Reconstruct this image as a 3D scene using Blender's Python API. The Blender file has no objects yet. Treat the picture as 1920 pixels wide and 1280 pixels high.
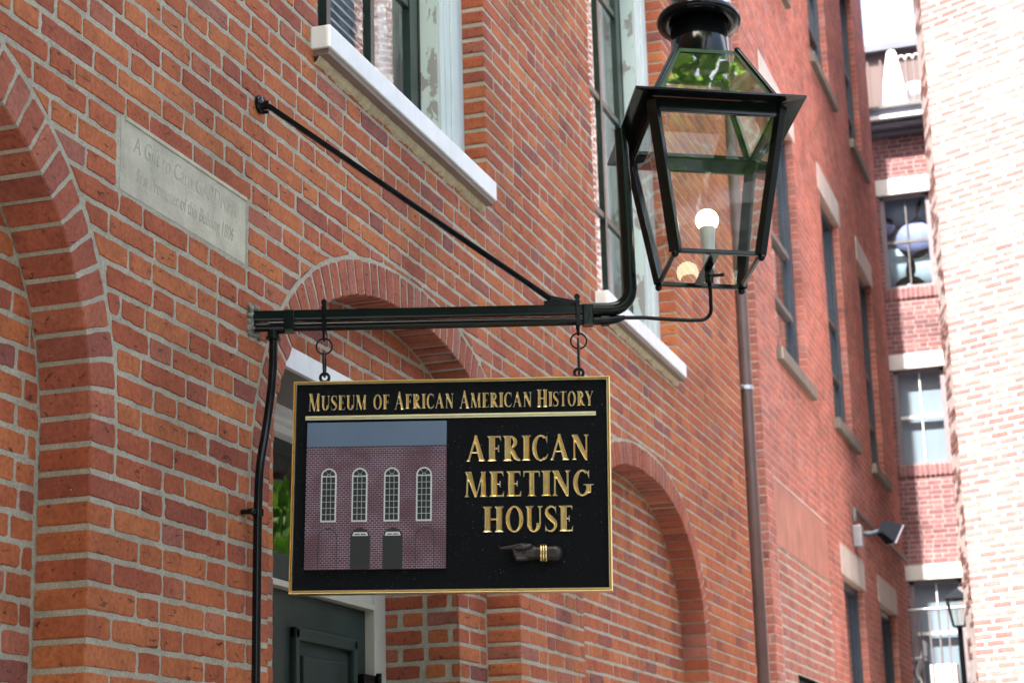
import bpy, bmesh, math, random
import numpy as np
from mathutils import Vector, Matrix

# ------------------------------------------------------------------ camera, sky, sun, exposure
scn = bpy.context.scene
R = math.radians
TH, PI_, RO, FPX = 0.30727, 0.24944, -0.028438, 3616.4      # heading, pitch, roll, focal length (px of 1920)
CAM = Vector((2.5, 0.0, 1.6))
_h = Vector((-math.sin(TH), math.cos(TH), 0))
FW = _h * math.cos(PI_) + Vector((0, 0, 1)) * math.sin(PI_)
_rt = Vector((math.cos(TH), math.sin(TH), 0)); _up = _rt.cross(FW)
RT = _rt * math.cos(RO) + _up * math.sin(RO)
UP = -_rt * math.sin(RO) + _up * math.cos(RO)
cd = bpy.data.cameras.new('camera'); cam = bpy.data.objects.new('camera', cd)
scn.collection.objects.link(cam); scn.camera = cam
m3 = Matrix((RT, UP, -FW)).transposed()
cam.matrix_world = Matrix.Translation(CAM) @ m3.to_4x4()
cd.sensor_width = 36.0; cd.lens = FPX / 1920 * 36.0
cd.clip_start = 0.05; cd.clip_end = 2000
cd.dof.use_dof = True; cd.dof.focus_distance = 5.75; cd.dof.aperture_fstop = 6.3

SUN_EL, SUN_AZ = 60.0, 181.4                                  # azimuth clockwise from +Y
w = bpy.data.worlds.new('World'); scn.world = w; w.use_nodes = True
nt = w.node_tree; nt.nodes.clear()
o = nt.nodes.new('ShaderNodeOutputWorld'); b = nt.nodes.new('ShaderNodeBackground'); s = nt.nodes.new('ShaderNodeTexSky')
s.sky_type = 'NISHITA'; s.sun_disc = False; s.sun_elevation = R(SUN_EL); s.sun_rotation = R(SUN_AZ)
s.air_density = 1.0; s.dust_density = 4.5; s.ozone_density = 1.0
b.inputs[1].default_value = 0.15
nt.links.new(s.outputs[0], b.inputs[0]); nt.links.new(b.outputs[0], o.inputs[0])
sd = bpy.data.lights.new('sun', 'SUN'); sun = bpy.data.objects.new('sun', sd); scn.collection.objects.link(sun)
sd.energy = 4.0; sd.angle = R(0.53); sd.color = (1.0, 0.95, 0.87)
_sv = Vector((math.sin(R(SUN_AZ)) * math.cos(R(SUN_EL)), math.cos(R(SUN_AZ)) * math.cos(R(SUN_EL)), math.sin(R(SUN_EL))))
sun.rotation_euler = _sv.to_track_quat('Z', 'Y').to_euler(); sun.location = (0, -5, 30)
scn.view_settings.view_transform = 'Standard'; scn.view_settings.look = 'None'
scn.view_settings.gamma = 1; scn.view_settings.use_curve_mapping = False
scn.view_settings.exposure = 2.48

# ------------------------------------------------------------------ helpers
COL = scn.collection
V = Vector
rnd = random.Random(11)
def link(o, parent=None):
    COL.objects.link(o)
    if parent: o.parent = parent
    return o
def tag(o, label=None, cat=None, group=None, kind=None):
    if label: o['label'] = label
    if cat: o['category'] = cat
    if group: o['group'] = group
    if kind: o['kind'] = kind
    return o
def empty(name, loc, label=None, cat=None, group=None, matrix=None):
    o = bpy.data.objects.new(name, None); o.empty_display_size = .1
    link(o)
    if matrix is not None: o.matrix_world = matrix
    else: o.location = loc
    return tag(o, label, cat, group)
class MB:
    """collects shapes; build() links them as one mesh object"""
    def __init__(s): s.v = []; s.f = []; s.att = {'tone': [], 'edge': []}; s.sm = []; s.mi = []
    def add(s, vs, fs, tone=.5, edge=0., smooth=False, mi=0):
        n = len(s.v); s.v.extend([tuple(p) for p in vs]); s.f.extend([tuple(i + n for i in f) for f in fs])
        s.att['tone'].extend([tone] * len(vs)); s.att['edge'].extend(edge if isinstance(edge, (list, tuple)) else [edge] * len(vs))
        s.sm.extend([smooth] * len(fs)); s.mi.extend([mi] * len(fs)); return s
    def box(s, lo, hi, M=None, mi=0, bev=0):
        x0, y0, z0 = lo; x1, y1, z1 = hi
        if bev:
            bm = bmesh.new(); bmesh.ops.create_cube(bm, size=1)
            bmesh.ops.scale(bm, vec=(x1 - x0, y1 - y0, z1 - z0), verts=bm.verts)
            bmesh.ops.translate(bm, vec=((x0 + x1) / 2, (y0 + y1) / 2, (z0 + z1) / 2), verts=bm.verts)
            bmesh.ops.bevel(bm, geom=bm.edges[:], offset=bev, segments=2, profile=.6, affect='EDGES')
            bm.verts.ensure_lookup_table()
            vs = [v.co.copy() for v in bm.verts]; fs = [[v.index for v in f.verts] for f in bm.faces]; bm.free()
        else:
            vs = [V((x, y, z)) for x in (x0, x1) for y in (y0, y1) for z in (z0, z1)]
            fs = [(0, 1, 3, 2), (4, 6, 7, 5), (0, 4, 5, 1), (2, 3, 7, 6), (0, 2, 6, 4), (1, 5, 7, 3)]
        if M is not None: vs = [M @ V(p) for p in vs]
        return s.add(vs, fs, mi=mi)
    def bar(s, p, q, wd, ht, up=(0, 0, 1), mi=0, bev=0):
        p = V(p); q = V(q); d = (q - p); L = d.length; d.normalize()
        side = d.cross(V(up)); side.normalize(); u = side.cross(d)
        M = Matrix((d, side, u)).transposed().to_4x4(); M.translation = p
        return s.box((0, -wd / 2, -ht / 2), (L, wd / 2, ht / 2), M, mi=mi, bev=bev)
    def tube(s, pts, r, n=12, cap=True, closed=False, mi=0):
        pts = [V(p) for p in pts]; m = len(pts); rs = r if isinstance(r, (list, tuple)) else [r] * m
        tang = []
        for i in range(m):
            if closed: t = pts[(i + 1) % m] - pts[i - 1]
            else: t = pts[min(i + 1, m - 1)] - pts[max(i - 1, 0)]
            tang.append(t.normalized())
        ref = V((0, 0, 1)) if abs(tang[0].z) < .9 else V((1, 0, 0))
        nx = (ref - tang[0] * ref.dot(tang[0])).normalized()
        vs = []
        for i in range(m):
            nx = (nx - tang[i] * nx.dot(tang[i])).normalized(); ny = tang[i].cross(nx)
            for k in range(n):
                a = 2 * math.pi * k / n; vs.append(pts[i] + (nx * math.cos(a) + ny * math.sin(a)) * rs[i])
        fs = []
        for i in range(m if closed else m - 1):
            j = (i + 1) % m
            for k in range(n):
                l = (k + 1) % n; fs.append((i * n + k, i * n + l, j * n + l, j * n + k))
        s.add(vs, fs, smooth=True, mi=mi)
        if cap and not closed:
            for i, c in ((0, -1), (m - 1, 1)):
                ring = [vs[i * n + k] for k in range(n)]
                if c < 0: ring = ring[::-1]
                s.add(ring, [tuple(range(n))], mi=mi)
        return s
    def lathe(s, prof, O=(0, 0, 0), X=(1, 0, 0), Y=(0, 1, 0), Z=(0, 0, 1), n=32, mi=0):
        O, X, Y, Z = V(O), V(X), V(Y), V(Z); vs = []
        for r, h in prof:
            for k in range(n):
                a = 2 * math.pi * k / n; vs.append(O + X * r * math.cos(a) + Y * r * math.sin(a) + Z * h)
        fs = [(i * n + k, i * n + (k + 1) % n, (i + 1) * n + (k + 1) % n, (i + 1) * n + k) for i in range(len(prof) - 1) for k in range(n)]
        return s.add(vs, fs, smooth=True, mi=mi)
    def ball(s, c, r, n=14, sc=(1, 1, 1), M=None, mi=0):
        c = V(c); m = n // 2; vs = []; fs = []
        for i in range(m + 1):
            t = math.pi * i / m
            for k in range(n):
                a = 2 * math.pi * k / n
                p = V((r * sc[0] * math.sin(t) * math.cos(a), r * sc[1] * math.sin(t) * math.sin(a), r * sc[2] * math.cos(t)))
                if M is not None: p = M @ p
                vs.append(c + p)
        for i in range(m):
            for k in range(n):
                l = (k + 1) % n; fs.append((i * n + k, (i + 1) * n + k, (i + 1) * n + l, i * n + l))
        return s.add(vs, fs, smooth=True, mi=mi)
    def quad(s, a, b_, c, d, mi=0, tone=.5): return s.add([a, b_, c, d], [(0, 1, 2, 3)], mi=mi, tone=tone)
    def build(s, name, mat, parent=None):
        me = bpy.data.meshes.new(name); me.from_pydata(s.v, [], s.f)
        for m in (mat if isinstance(mat, (list, tuple)) else [mat]): me.materials.append(m)
        me.polygons.foreach_set('use_smooth', s.sm); me.polygons.foreach_set('material_index', s.mi)
        for k in s.att: me.attributes.new(k, 'FLOAT', 'POINT').data.foreach_set('value', s.att[k])
        me.update(); ob = bpy.data.objects.new(name, me); return link(ob, parent)
def pix(P):
    d = V(P) - CAM; z = d.dot(FW)
    if z < .2: return (-9e3, -9e3, z)
    return (960 + FPX * d.dot(RT) / z, 640 - FPX * d.dot(UP) / z, z)
def seen(P, m=60):
    u, v, z = pix(P); return -m < u < 1920 + m and -m < v < 1280 + m

# ------------------------------------------------------------------ materials
def new_mat(name):
    m = bpy.data.materials.new(name); m.use_nodes = True; t = m.node_tree; t.nodes.clear()
    out = t.nodes.new('ShaderNodeOutputMaterial'); return m, t, out
class N:
    def __init__(s, t): s.t = t
    def n(s, typ, **k):
        x = s.t.nodes.new(typ)
        for a, v_ in k.items():
            if a.startswith('i_'):
                key = a[2:]; key = int(key) if key.isdigit() else key.replace('_', ' ')
                inp = x.inputs[key]
                if hasattr(v_, 'outputs'): s.t.links.new(v_.outputs[0], inp)
                elif hasattr(v_, 'is_linked'): s.t.links.new(v_, inp)
                else: inp.default_value = v_
            else: setattr(x, a, v_)
        return x
    def noise(s, scale, detail=4, rough=.55, vec=None, dist=0):
        x = s.n('ShaderNodeTexNoise', i_Scale=scale, i_Detail=detail, i_Roughness=rough, i_Distortion=dist)
        if vec is not None: s.t.links.new(vec, x.inputs['Vector'])
        return x
    def ramp(s, fac, stops, interp='LINEAR'):
        r = s.n('ShaderNodeValToRGB', i_Fac=fac); cr = r.color_ramp; cr.interpolation = interp
        while len(cr.elements) < len(stops): cr.elements.new(.5)
        for e, (p, c) in zip(cr.elements, stops):
            e.position = p; e.color = c if len(c) == 4 else (*c, 1)
        return r
    def mix(s, f, a, b_, mode='MIX'):
        x = s.n('ShaderNodeMix', data_type='RGBA', blend_type=mode)
        for k, v_ in ((0, f), (6, a), (7, b_)):
            if hasattr(v_, 'outputs'): s.t.links.new(v_.outputs[0], x.inputs[k])
            elif hasattr(v_, 'is_linked'): s.t.links.new(v_, x.inputs[k])
            else: x.inputs[k].default_value = v_ if k == 0 or len(v_) == 4 else (*v_, 1)
        return x.outputs[2]
    def math(s, op, a, b_=None, c=None, clamp=False):
        x = s.n('ShaderNodeMath', operation=op, use_clamp=clamp)
        for k, v_ in ((0, a), (1, b_), (2, c)):
            if v_ is None: continue
            if hasattr(v_, 'outputs'): s.t.links.new(v_.outputs[0], x.inputs[k])
            elif hasattr(v_, 'is_linked'): s.t.links.new(v_, x.inputs[k])
            else: x.inputs[k].default_value = v_
        return x.outputs[0]
def bw(x): return x
def brick_mat(name, stops, mortar=(.40, .365, .29), smear=1.0, pit=1.0, rough=.88, bump=.6, scale=1.0):
    m, t, out = new_mat(name); n = N(t)
    geo = n.n('ShaderNodeNewGeometry'); pos = geo.outputs['Position']
    tone = n.n('ShaderNodeAttribute', attribute_name='tone'); edge = n.n('ShaderNodeAttribute', attribute_name='edge')
    # offset the textures brick by brick
    off = n.n('ShaderNodeVectorMath', operation='MULTIPLY_ADD'); t.links.new(tone.outputs['Vector'], off.inputs[0])
    off.inputs[1].default_value = (37, 53, 71); t.links.new(pos, off.inputs[2]); vec = off.outputs[0]
    base = n.ramp(tone.outputs['Fac'], stops)
    big = n.noise(9 * scale, 5, .6, vec); fine = n.noise(70 * scale, 6, .65, vec)
    c = n.mix(n.ramp(big.outputs[0], [(.3, (0, 0, 0)), (.7, (1, 1, 1))]), base, n.mix(1.0, base, (.74, .70, .74), 'MULTIPLY'))
    c = n.mix(.8, c, n.ramp(fine.outputs[0], [(.25, (.55, .5, .5)), (.5, (1, 1, 1)), (.75, (1.35, 1.45, 1.5))]), 'MULTIPLY')
    # short dark creases and pits left by hand moulding
    sv = n.n('ShaderNodeMapping'); t.links.new(vec, sv.inputs[0]); sv.inputs['Scale'].default_value = (1, .38, 1.4); sv.inputs['Rotation'].default_value = (.25, 0, 0)
    cre = n.noise(46 * scale, 3, .6, sv.outputs[0], .6)
    creM = n.ramp(cre.outputs[0], [(.635, (0, 0, 0)), (.68, (1, 1, 1))])
    vor = n.n('ShaderNodeTexVoronoi', i_Scale=95 * scale); t.links.new(vec, vor.inputs['Vector'])
    pitM = n.ramp(vor.outputs['Distance'], [(.10, (1, 1, 1)), (.17, (0, 0, 0))])
    pitG = n.ramp(n.noise(12 * scale, 2, .5, vec).outputs[0], [(.52, (0, 0, 0)), (.6, (1, 1, 1))])
    pits = n.math('MULTIPLY', pitM, pitG)
    dark = n.math('MULTIPLY', n.math('MAXIMUM', creM, pits), .75 * pit, clamp=True)
    c = n.mix(dark, c, (.05, .02, .015))
    # pale lime specks, and mortar smeared over the arrises
    v2 = n.n('ShaderNodeTexVoronoi', i_Scale=30 * scale); t.links.new(vec, v2.inputs['Vector'])
    sp = n.ramp(v2.outputs['Distance'], [(.055, (1, 1, 1)), (.085, (0, 0, 0))])
    spg = n.ramp(n.noise(5 * scale, 2, .5, vec).outputs[0], [(.62, (0, 0, 0)), (.66, (1, 1, 1))])
    c = n.mix(n.math('MULTIPLY', n.math('MULTIPLY', sp, spg), .85 * pit), c, (.55, .5, .4))
    sm = n.noise(38 * scale, 5, .7, vec)
    e = n.math('ADD', n.math('MULTIPLY', edge.outputs['Fac'], .75), n.math('MULTIPLY', n.math('SUBTRACT', sm, .5), 1.5))
    sme = n.ramp(e, [(.56, (0, 0, 0)), (.74, (1, 1, 1))])
    c = n.mix(n.math('MULTIPLY', sme, smear), c, mortar)
    wst = n.noise(1.1, 5, .62, pos, .5); c = n.mix(1.0, c, n.ramp(wst.outputs[0], [(.32, (.74, .72, .72)), (.5, (1, 1, 1)), (.7, (1.16, 1.15, 1.13))]), 'MULTIPLY')
    hgt = n.math('ADD', n.math('MULTIPLY', fine, .35), n.math('SUBTRACT', n.math('MULTIPLY', big, .5), n.math('MULTIPLY', dark, 1.0)))
    bp = n.n('ShaderNodeBump', i_Strength=bump, i_Distance=.006, i_Height=hgt)
    p = n.n('ShaderNodeBsdfPrincipled', i_Base_Color=c, i_Roughness=rough, i_Normal=bp)
    p.inputs['Specular IOR Level'].default_value = .3
    t.links.new(p.outputs[0], out.inputs[0]); return m
def mortar_mat(name, c0, c1, bump=.8, scale=1.0):
    m, t, out = new_mat(name); n = N(t); pos = n.n('ShaderNodeNewGeometry').outputs['Position']
    a = n.noise(160 * scale, 5, .75, pos); b_ = n.noise(7 * scale, 4, .6, pos); d = n.noise(45 * scale, 4, .6, pos)
    c = n.mix(n.ramp(b_.outputs[0], [(.35, (0, 0, 0)), (.65, (1, 1, 1))]), c0, c1)
    c = n.mix(.8, c, n.ramp(a.outputs[0], [(.3, (.5, .5, .48)), (.5, (1, 1, 1)), (.72, (1.5, 1.5, 1.45))]), 'MULTIPLY')
    wst = n.noise(1.1, 5, .62, pos, .5); c = n.mix(1.0, c, n.ramp(wst.outputs[0], [(.32, (.78, .77, .74)), (.5, (1, 1, 1)), (.7, (1.12, 1.12, 1.12))]), 'MULTIPLY')
    bp = n.n('ShaderNodeBump', i_Strength=bump, i_Distance=.005, i_Height=n.math('ADD', n.math('MULTIPLY', a, .6), d))
    p = n.n('ShaderNodeBsdfPrincipled', i_Base_Color=c, i_Roughness=.95, i_Normal=bp)
    t.links.new(p.outputs[0], out.inputs[0]); return m
def plain(name, col, rough=.5, metal=0, var=.12, vscale=12, bump=.1, bscale=60, spec=.5, coat=0, streak=0):
    m, t, out = new_mat(name); n = N(t); pos = n.n('ShaderNodeNewGeometry').outputs['Position']
    a = n.noise(vscale, 5, .6, pos); b_ = n.noise(bscale, 4, .6, pos)
    lo = tuple(x * (1 - var) for x in col); hi = tuple(min(1, x * (1 + var)) for x in col)
    c = n.mix(n.ramp(a.outputs[0], [(.3, (0, 0, 0)), (.7, (1, 1, 1))]), lo, hi)
    if streak:
        mp = n.n('ShaderNodeMapping'); t.links.new(pos, mp.inputs[0]); mp.inputs['Scale'].default_value = (16, 16, 1.4)
        st = n.noise(1.0, 5, .65, mp.outputs[0], .3); sp_ = n.noise(34, 5, .7, pos)
        c = n.mix(n.math('MULTIPLY', n.ramp(st.outputs[0], [(.5, (0, 0, 0)), (.72, (1, 1, 1))]), streak), c, tuple(x * .45 for x in col))
        c = n.mix(n.math('MULTIPLY', n.ramp(sp_.outputs[0], [(.62, (0, 0, 0)), (.7, (1, 1, 1))]), streak * .6), c, tuple(x * .5 for x in col))
    bp = n.n('ShaderNodeBump', i_Strength=bump, i_Distance=.004, i_Height=b_)
    rr = n.math('ADD', n.math('MULTIPLY', n.math('SUBTRACT', a, .5), .25 * rough), rough, clamp=True)
    p = n.n('ShaderNodeBsdfPrincipled', i_Base_Color=c, i_Roughness=rr, i_Metallic=metal, i_Normal=bp)
    p.inputs['Specular IOR Level'].default_value = spec; p.inputs['Coat Weight'].default_value = coat
    t.links.new(p.outputs[0], out.inputs[0]); return m
def glass(name, tint=(.93, .97, .95), dirt=.1, boost=1.0):
    m, t, out = new_mat(name); n = N(t); pos = n.n('ShaderNodeNewGeometry').outputs['Position']
    g_ = n.n('ShaderNodeNewGeometry'); dt = n.n('ShaderNodeVectorMath', operation='DOT_PRODUCT')
    t.links.new(g_.outputs['Normal'], dt.inputs[0]); t.links.new(g_.outputs['Incoming'], dt.inputs[1])
    ab = n.math('ABSOLUTE', dt.outputs['Value']); sch = n.math('POWER', n.math('SUBTRACT', 1.0, ab, clamp=True), 5)
    f = n.math('MULTIPLY', n.math('ADD', n.math('MULTIPLY', sch, .96), .04), 1.8 * boost, clamp=True)
    bp = n.n('ShaderNodeBump', i_Strength=.05, i_Distance=.01, i_Height=n.noise(6, 2, .5, pos))
    tr = n.n('ShaderNodeBsdfTransparent', i_Color=(*tint, 1)); gl = n.n('ShaderNodeBsdfGlossy', i_Roughness=.015, i_Normal=bp)
    df = n.n('ShaderNodeBsdfDiffuse', i_Color=(.5, .5, .46, 1))
    dm = n.n('ShaderNodeMixShader'); dn = n.ramp(n.noise(22, 6, .7, pos).outputs[0], [(.42, (0, 0, 0)), (.8, (1, 1, 1))])
    t.links.new(n.math('ADD', n.math('MULTIPLY', dn, dirt), dirt * .25), dm.inputs[0]); t.links.new(tr.outputs[0], dm.inputs[1]); t.links.new(df.outputs[0], dm.inputs[2])
    mx = n.n('ShaderNodeMixShader'); t.links.new(f, mx.inputs[0]); t.links.new(dm.outputs[0], mx.inputs[1]); t.links.new(gl.outputs[0], mx.inputs[2])
    t.links.new(mx.outputs[0], out.inputs[0]); return m
def peeling(name, c0, c1, thr=.5):
    m, t, out = new_mat(name); n = N(t); pos = n.n('ShaderNodeNewGeometry').outputs['Position']
    mp = n.n('ShaderNodeMapping'); t.links.new(pos, mp.inputs[0]); mp.inputs['Scale'].default_value = (1, 1, .45)
    a = n.noise(11, 6, .62, mp.outputs[0], .4)
    k = n.ramp(a.outputs[0], [(thr, (0, 0, 0)), (thr + .015, (1, 1, 1))])
    c = n.mix(k, c0, c1)
    bp = n.n('ShaderNodeBump', i_Strength=.5, i_Distance=.003, i_Height=k)
    p = n.n('ShaderNodeBsdfPrincipled', i_Base_Color=c, i_Roughness=.55, i_Normal=bp)
    t.links.new(p.outputs[0], out.inputs[0]); return m
M = {}
M['brick'] = brick_mat('handmade red brick', [(0, (.25, .085, .065)), (.05, (.31, .085, .05)), (.14, (.37, .092, .042)), (.5, (.425, .118, .046)), (.88, (.48, .152, .054)), (.96, (.40, .125, .07)), (1, (.31, .115, .085))])
M['arch'] = brick_mat('arch brick', [(0, (.30, .09, .06)), (.4, (.36, .10, .055)), (.8, (.42, .13, .07)), (1, (.37, .14, .10))])
M['mortar'] = mortar_mat('lime mortar', (.34, .305, .23), (.43, .39, .305))
M['brick2'] = brick_mat('pressed brick', [(0, (.36, .15, .12)), (.4, (.47, .165, .115)), (.8, (.55, .195, .14)), (1, (.48, .22, .18))], (.60, .48, .43), .9, .8, scale=.6)
M['mortar2'] = mortar_mat('tinted mortar', (.50, .33, .27), (.58, .42, .36))
M['infill'] = brick_mat('infill brick', [(0, (.32, .13, .105)), (.35, (.45, .15, .10)), (.7, (.42, .19, .16)), (1, (.36, .17, .14))], (.5, .43, .36), 1, .4, scale=.6)
M['mortar2b'] = mortar_mat('pale infill mortar', (.42, .36, .28), (.52, .46, .38))
M['brick3'] = brick_mat('purple brick', [(0, (.20, .095, .10)), (.5, (.27, .12, .12)), (1, (.33, .16, .15))], (.45, .42, .42), .2, .2, scale=.6)
M['mortar3'] = mortar_mat('grey mortar', (.34, .27, .27), (.42, .35, .35))
M['brick4'] = brick_mat('sunlit brick', [(0, (.28, .21, .20)), (.03, (.36, .25, .22)), (.08, (.31, .170, .153)), (.6, (.365, .210, .188)), (1, (.47, .305, .28))], (.7, .68, .62), .5, .2, scale=.6)
M['mortar4'] = mortar_mat('white mortar', (.56, .51, .52), (.64, .60, .60))
M['black'] = plain('gloss black paint', (.004, .005, .0055), .13, 0, .3, 30, .04, 90, .26)
M['green'] = plain('black green paint', (.004, .008, .0055), .14, 0, .3, 25, .05, 70, .28)
M['gold'] = plain('gold leaf', (.95, .77, .36), .25, 1, .05, 60, .015, 200)
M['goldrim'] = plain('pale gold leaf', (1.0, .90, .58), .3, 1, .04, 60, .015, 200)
M['golddeep'] = plain('deep gold leaf', (.90, .64, .24), .3, 1, .1, 60, .02, 200)  # deeper tone, sets off the bevel light painted into the letter rims
M['white'] = plain('white paint', (.74, .745, .74), .5, 0, .05, 6, .06, 40, streak=.14)
M['cream'] = plain('cream paint', (.46, .44, .35), .5, 0, .06, 6, .06, 40)
M['pale'] = plain('pale green trim', (.48, .54, .52), .45, 0, .06, 5, .06, 40)
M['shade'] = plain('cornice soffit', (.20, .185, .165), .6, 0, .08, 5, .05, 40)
M['peel'] = peeling('peeling paint', (.52, .62, .58), (.30, .295, .275), .53)
M['sash'] = plain('dark green sash', (.015, .028, .020), .3, 0, .3, 20, .1, 60)
M['door'] = plain('dark green door', (.018, .030, .024), .5, 0, .35, 4, .12, 25, .22)
M['sillcaulk'] = plain('tan caulk', (.50, .43, .28), .9, 0, .2, 25, .9, 55)
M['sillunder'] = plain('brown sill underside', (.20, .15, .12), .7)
M['stone'] = plain('weathered tablet stone', (.47, .43, .33), .92, 0, .22, 9, .9, 110)
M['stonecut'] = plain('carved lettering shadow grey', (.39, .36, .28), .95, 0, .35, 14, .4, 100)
M['brownstone'] = plain('brownstone', (.18, .155, .125), .9, 0, .15, 6, .4, 60, streak=.7)
M['packing'] = plain('crumbling mortar', (.22, .20, .17), .95, 0, .5, 30, 1, 90)
M['lintel'] = plain('pale lintel stone', (.55, .50, .45), .9, 0, .12, 4, .3, 50, streak=.6)
M['patch'] = plain('smooth pink render', (.42, .18, .13), .9, 0, .22, 3, .2, 40, streak=.6)
M['limestone'] = plain('white limestone', (.70, .69, .66), .8, 0, .05, 4, .1, 40)
M['dark'] = plain('dark interior', (.012, .012, .013), .9)
M['frame2'] = plain('blue grey window frame', (.05, .065, .085), .4, 0, .2, 10)
M['rail2'] = plain('weathered grey rail', (.13, .125, .12), .6, 0, .2, 10)
M['frame3'] = plain('mauve grey frame', (.23, .20, .22), .5, 0, .1, 10)
M['blind'] = plain('pale blind', (.25, .31, .38), .8, 0, .06, 3)
M['glass'] = glass('lantern glass', (.95, .98, .95), .045, 1.0)
M['rglass'] = glass('lantern roof glass', (.92, .95, .92), .05, 3.6)
M['wglass'] = glass('window glass', (.89, .92, .92), .03, .85)
M['copper'] = plain('brown metal pipe', (.085, .047, .04), .3, .0, .2, 6, .1, 30)
M['zinc'] = plain('galvanised strap', (.45, .47, .50), .4, .8, .1, 20)
M['white_gloss'] = plain('white enamel', (.78, .78, .78), .3, 0, .04, 5)
M['socket'] = plain('pale lamp socket', (.64, .63, .58), .4, 0, .05, 20)
M['skin'] = plain('dark painted wood', (.017, .011, .0095), .42, 0, .3, 60, .2, 150)
M['bark'] = plain('tree bark', (.12, .09, .065), .95, 0, .3, 6, 1, 20)
M['paving'] = plain('grey paving', (.17, .18, .17), .9, 0, .25, 3, .5, 20)
M['ground'] = plain('asphalt', (.06, .06, .06), .95, 0, .2, 1, .4, 20)
M['clap'] = plain('grey blue clapboard', (.42, .48, .54), .7, 0, .06, 2)
M['penthouse'] = plain('brown cladding', (.11, .075, .072), .7, 0, .1, 3)
M['lead'] = plain('blue grey metal', (.11, .115, .15), .5, 0, .1, 4)
M['fabric'] = plain('white canvas', (.85, .86, .88), .9, 0, .03, 3)
# board: black smalts with tiny glints
def smalt():
    m, t, out = new_mat('black smalt board'); n = N(t); tc = n.n('ShaderNodeNewGeometry').outputs['Position']
    vo = n.n('ShaderNodeTexVoronoi', i_Scale=900); t.links.new(tc, vo.inputs['Vector'])
    nz = n.noise(1500, 2, .6, tc)
    bp = n.n('ShaderNodeBump', i_Strength=.35, i_Distance=.0008, i_Height=nz)
    p = n.n('ShaderNodeBsdfPrincipled', i_Roughness=.6, i_Normal=bp)
    g = n.ramp(n.noise(260, 2, .5, tc).outputs[0], [(.66, (.006, .007, .008)), (.74, (.05, .055, .07)), (.80, (.5, .5, .5))])
    t.links.new(g.outputs[0], p.inputs['Base Color']); p.inputs['Specular IOR Level'].default_value = .06
    t.links.new(p.outputs[0], out.inputs[0]); return m
M['smalt'] = smalt()
def emit(name, col, st):
    m, t, out = new_mat(name); e = t.nodes.new('ShaderNodeEmission'); e.inputs[0].default_value = (*col, 1); e.inputs[1].default_value = st
    t.links.new(e.outputs[0], out.inputs[0]); return m
M['bulb'] = emit('lit bulb', (1, .80, .50), 2.6)
def leafmat():
    m, t, out = new_mat('green leaves'); n = N(t)
    tone = n.n('ShaderNodeAttribute', attribute_name='tone')
    c = n.ramp(tone.outputs['Fac'], [(0, (.05, .12, .02)), (.6, (.11, .25, .035)), (1, (.18, .34, .06))])
    d = n.n('ShaderNodeBsdfPrincipled', i_Base_Color=c, i_Roughness=.45); tr = n.n('ShaderNodeBsdfTranslucent')
    c2 = n.mix(1.0, c, (2.5, 2.1, 1.3), 'MULTIPLY'); t.links.new(c2, tr.inputs[0])
    mx = n.n('ShaderNodeMixShader', i_0=.62); t.links.new(d.outputs[0], mx.inputs[1]); t.links.new(tr.outputs[0], mx.inputs[2])
    t.links.new(mx.outputs[0], out.inputs[0]); return m
M['leaf'] = leafmat()
def pic_brick():
    m, t, out = new_mat('painted brickwork'); n = N(t); tc = n.n('ShaderNodeTexCoord')
    mp = n.n('ShaderNodeMapping'); t.links.new(tc.outputs['Object'], mp.inputs[0]); mp.inputs['Rotation'].default_value = (R(90), 0, 0)
    br = n.n('ShaderNodeTexBrick', i_Scale=1.0); t.links.new(mp.outputs[0], br.inputs['Vector'])
    br.inputs['Brick Width'].default_value = .0135; br.inputs['Row Height'].default_value = .0066; br.inputs['Mortar Size'].default_value = .00075
    br.inputs['Color1'].default_value = (.065, .022, .032, 1); br.inputs['Color2'].default_value = (.10, .034, .050, 1); br.inputs['Mortar'].default_value = (.36, .30, .36, 1)
    k = n.ramp(n.noise(9, 4, .6, tc.outputs['Object']).outputs[0], [(.4, (0, 0, 0)), (.62, (1, 1, 1))])
    c = n.mix(n.math('MULTIPLY', k, .65), br.outputs[0], (.075, .024, .033))
    p = n.n('ShaderNodeBsdfPrincipled', i_Base_Color=c, i_Roughness=.45); t.links.new(p.outputs[0], out.inputs[0]); return m
M['picbrick'] = pic_brick()
M['picsky'] = plain('painted slate roof blue', (.115, .17, .25), .4, 0, .08, 5, .02)
M['picwhite'] = plain('painted white lines', (.62, .64, .63), .5, 0, .03, 5, .02)
M['picdark'] = plain('painted dark panes', (.02, .028, .028), .35, 0, .1, 5, .02)
M['picdoor'] = plain('painted door', (.016, .02, .02), .5, 0, .1, 5, .02)

# ------------------------------------------------------------------ brickwork
class Frame:
    def __init__(s, O, A, B=(0, 0, 1)): s.O = V(O); s.A = V(A).normalized(); s.B = V(B).normalized(); s.N = s.A.cross(s.B).normalized()
    def p(s, a, b_, n=0): return s.O + s.A * a + s.B * b_ + s.N * n
def area(po): return abs(sum(po[i][0] * po[i - 1][1] - po[i - 1][0] * po[i][1] for i in range(len(po)))) / 2
def clip(po, F):
    """keep the part of the polygon where F>0 (straight cut between the crossings)"""
    out = []; n = len(po)
    for i in range(n):
        p, q = po[i], po[(i + 1) % n]; fp, fq = F(*p) > 0, F(*q) > 0
        if fp: out.append(p)
        if fp != fq:
            lo, hi = 0., 1.
            for _ in range(12):
                mid = (lo + hi) / 2; x = (p[0] + (q[0] - p[0]) * mid, p[1] + (q[1] - p[1]) * mid)
                if (F(*x) > 0) == fp: lo = mid
                else: hi = mid
            out.append((p[0] + (q[0] - p[0]) * lo, p[1] + (q[1] - p[1]) * lo))
    return out
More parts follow.
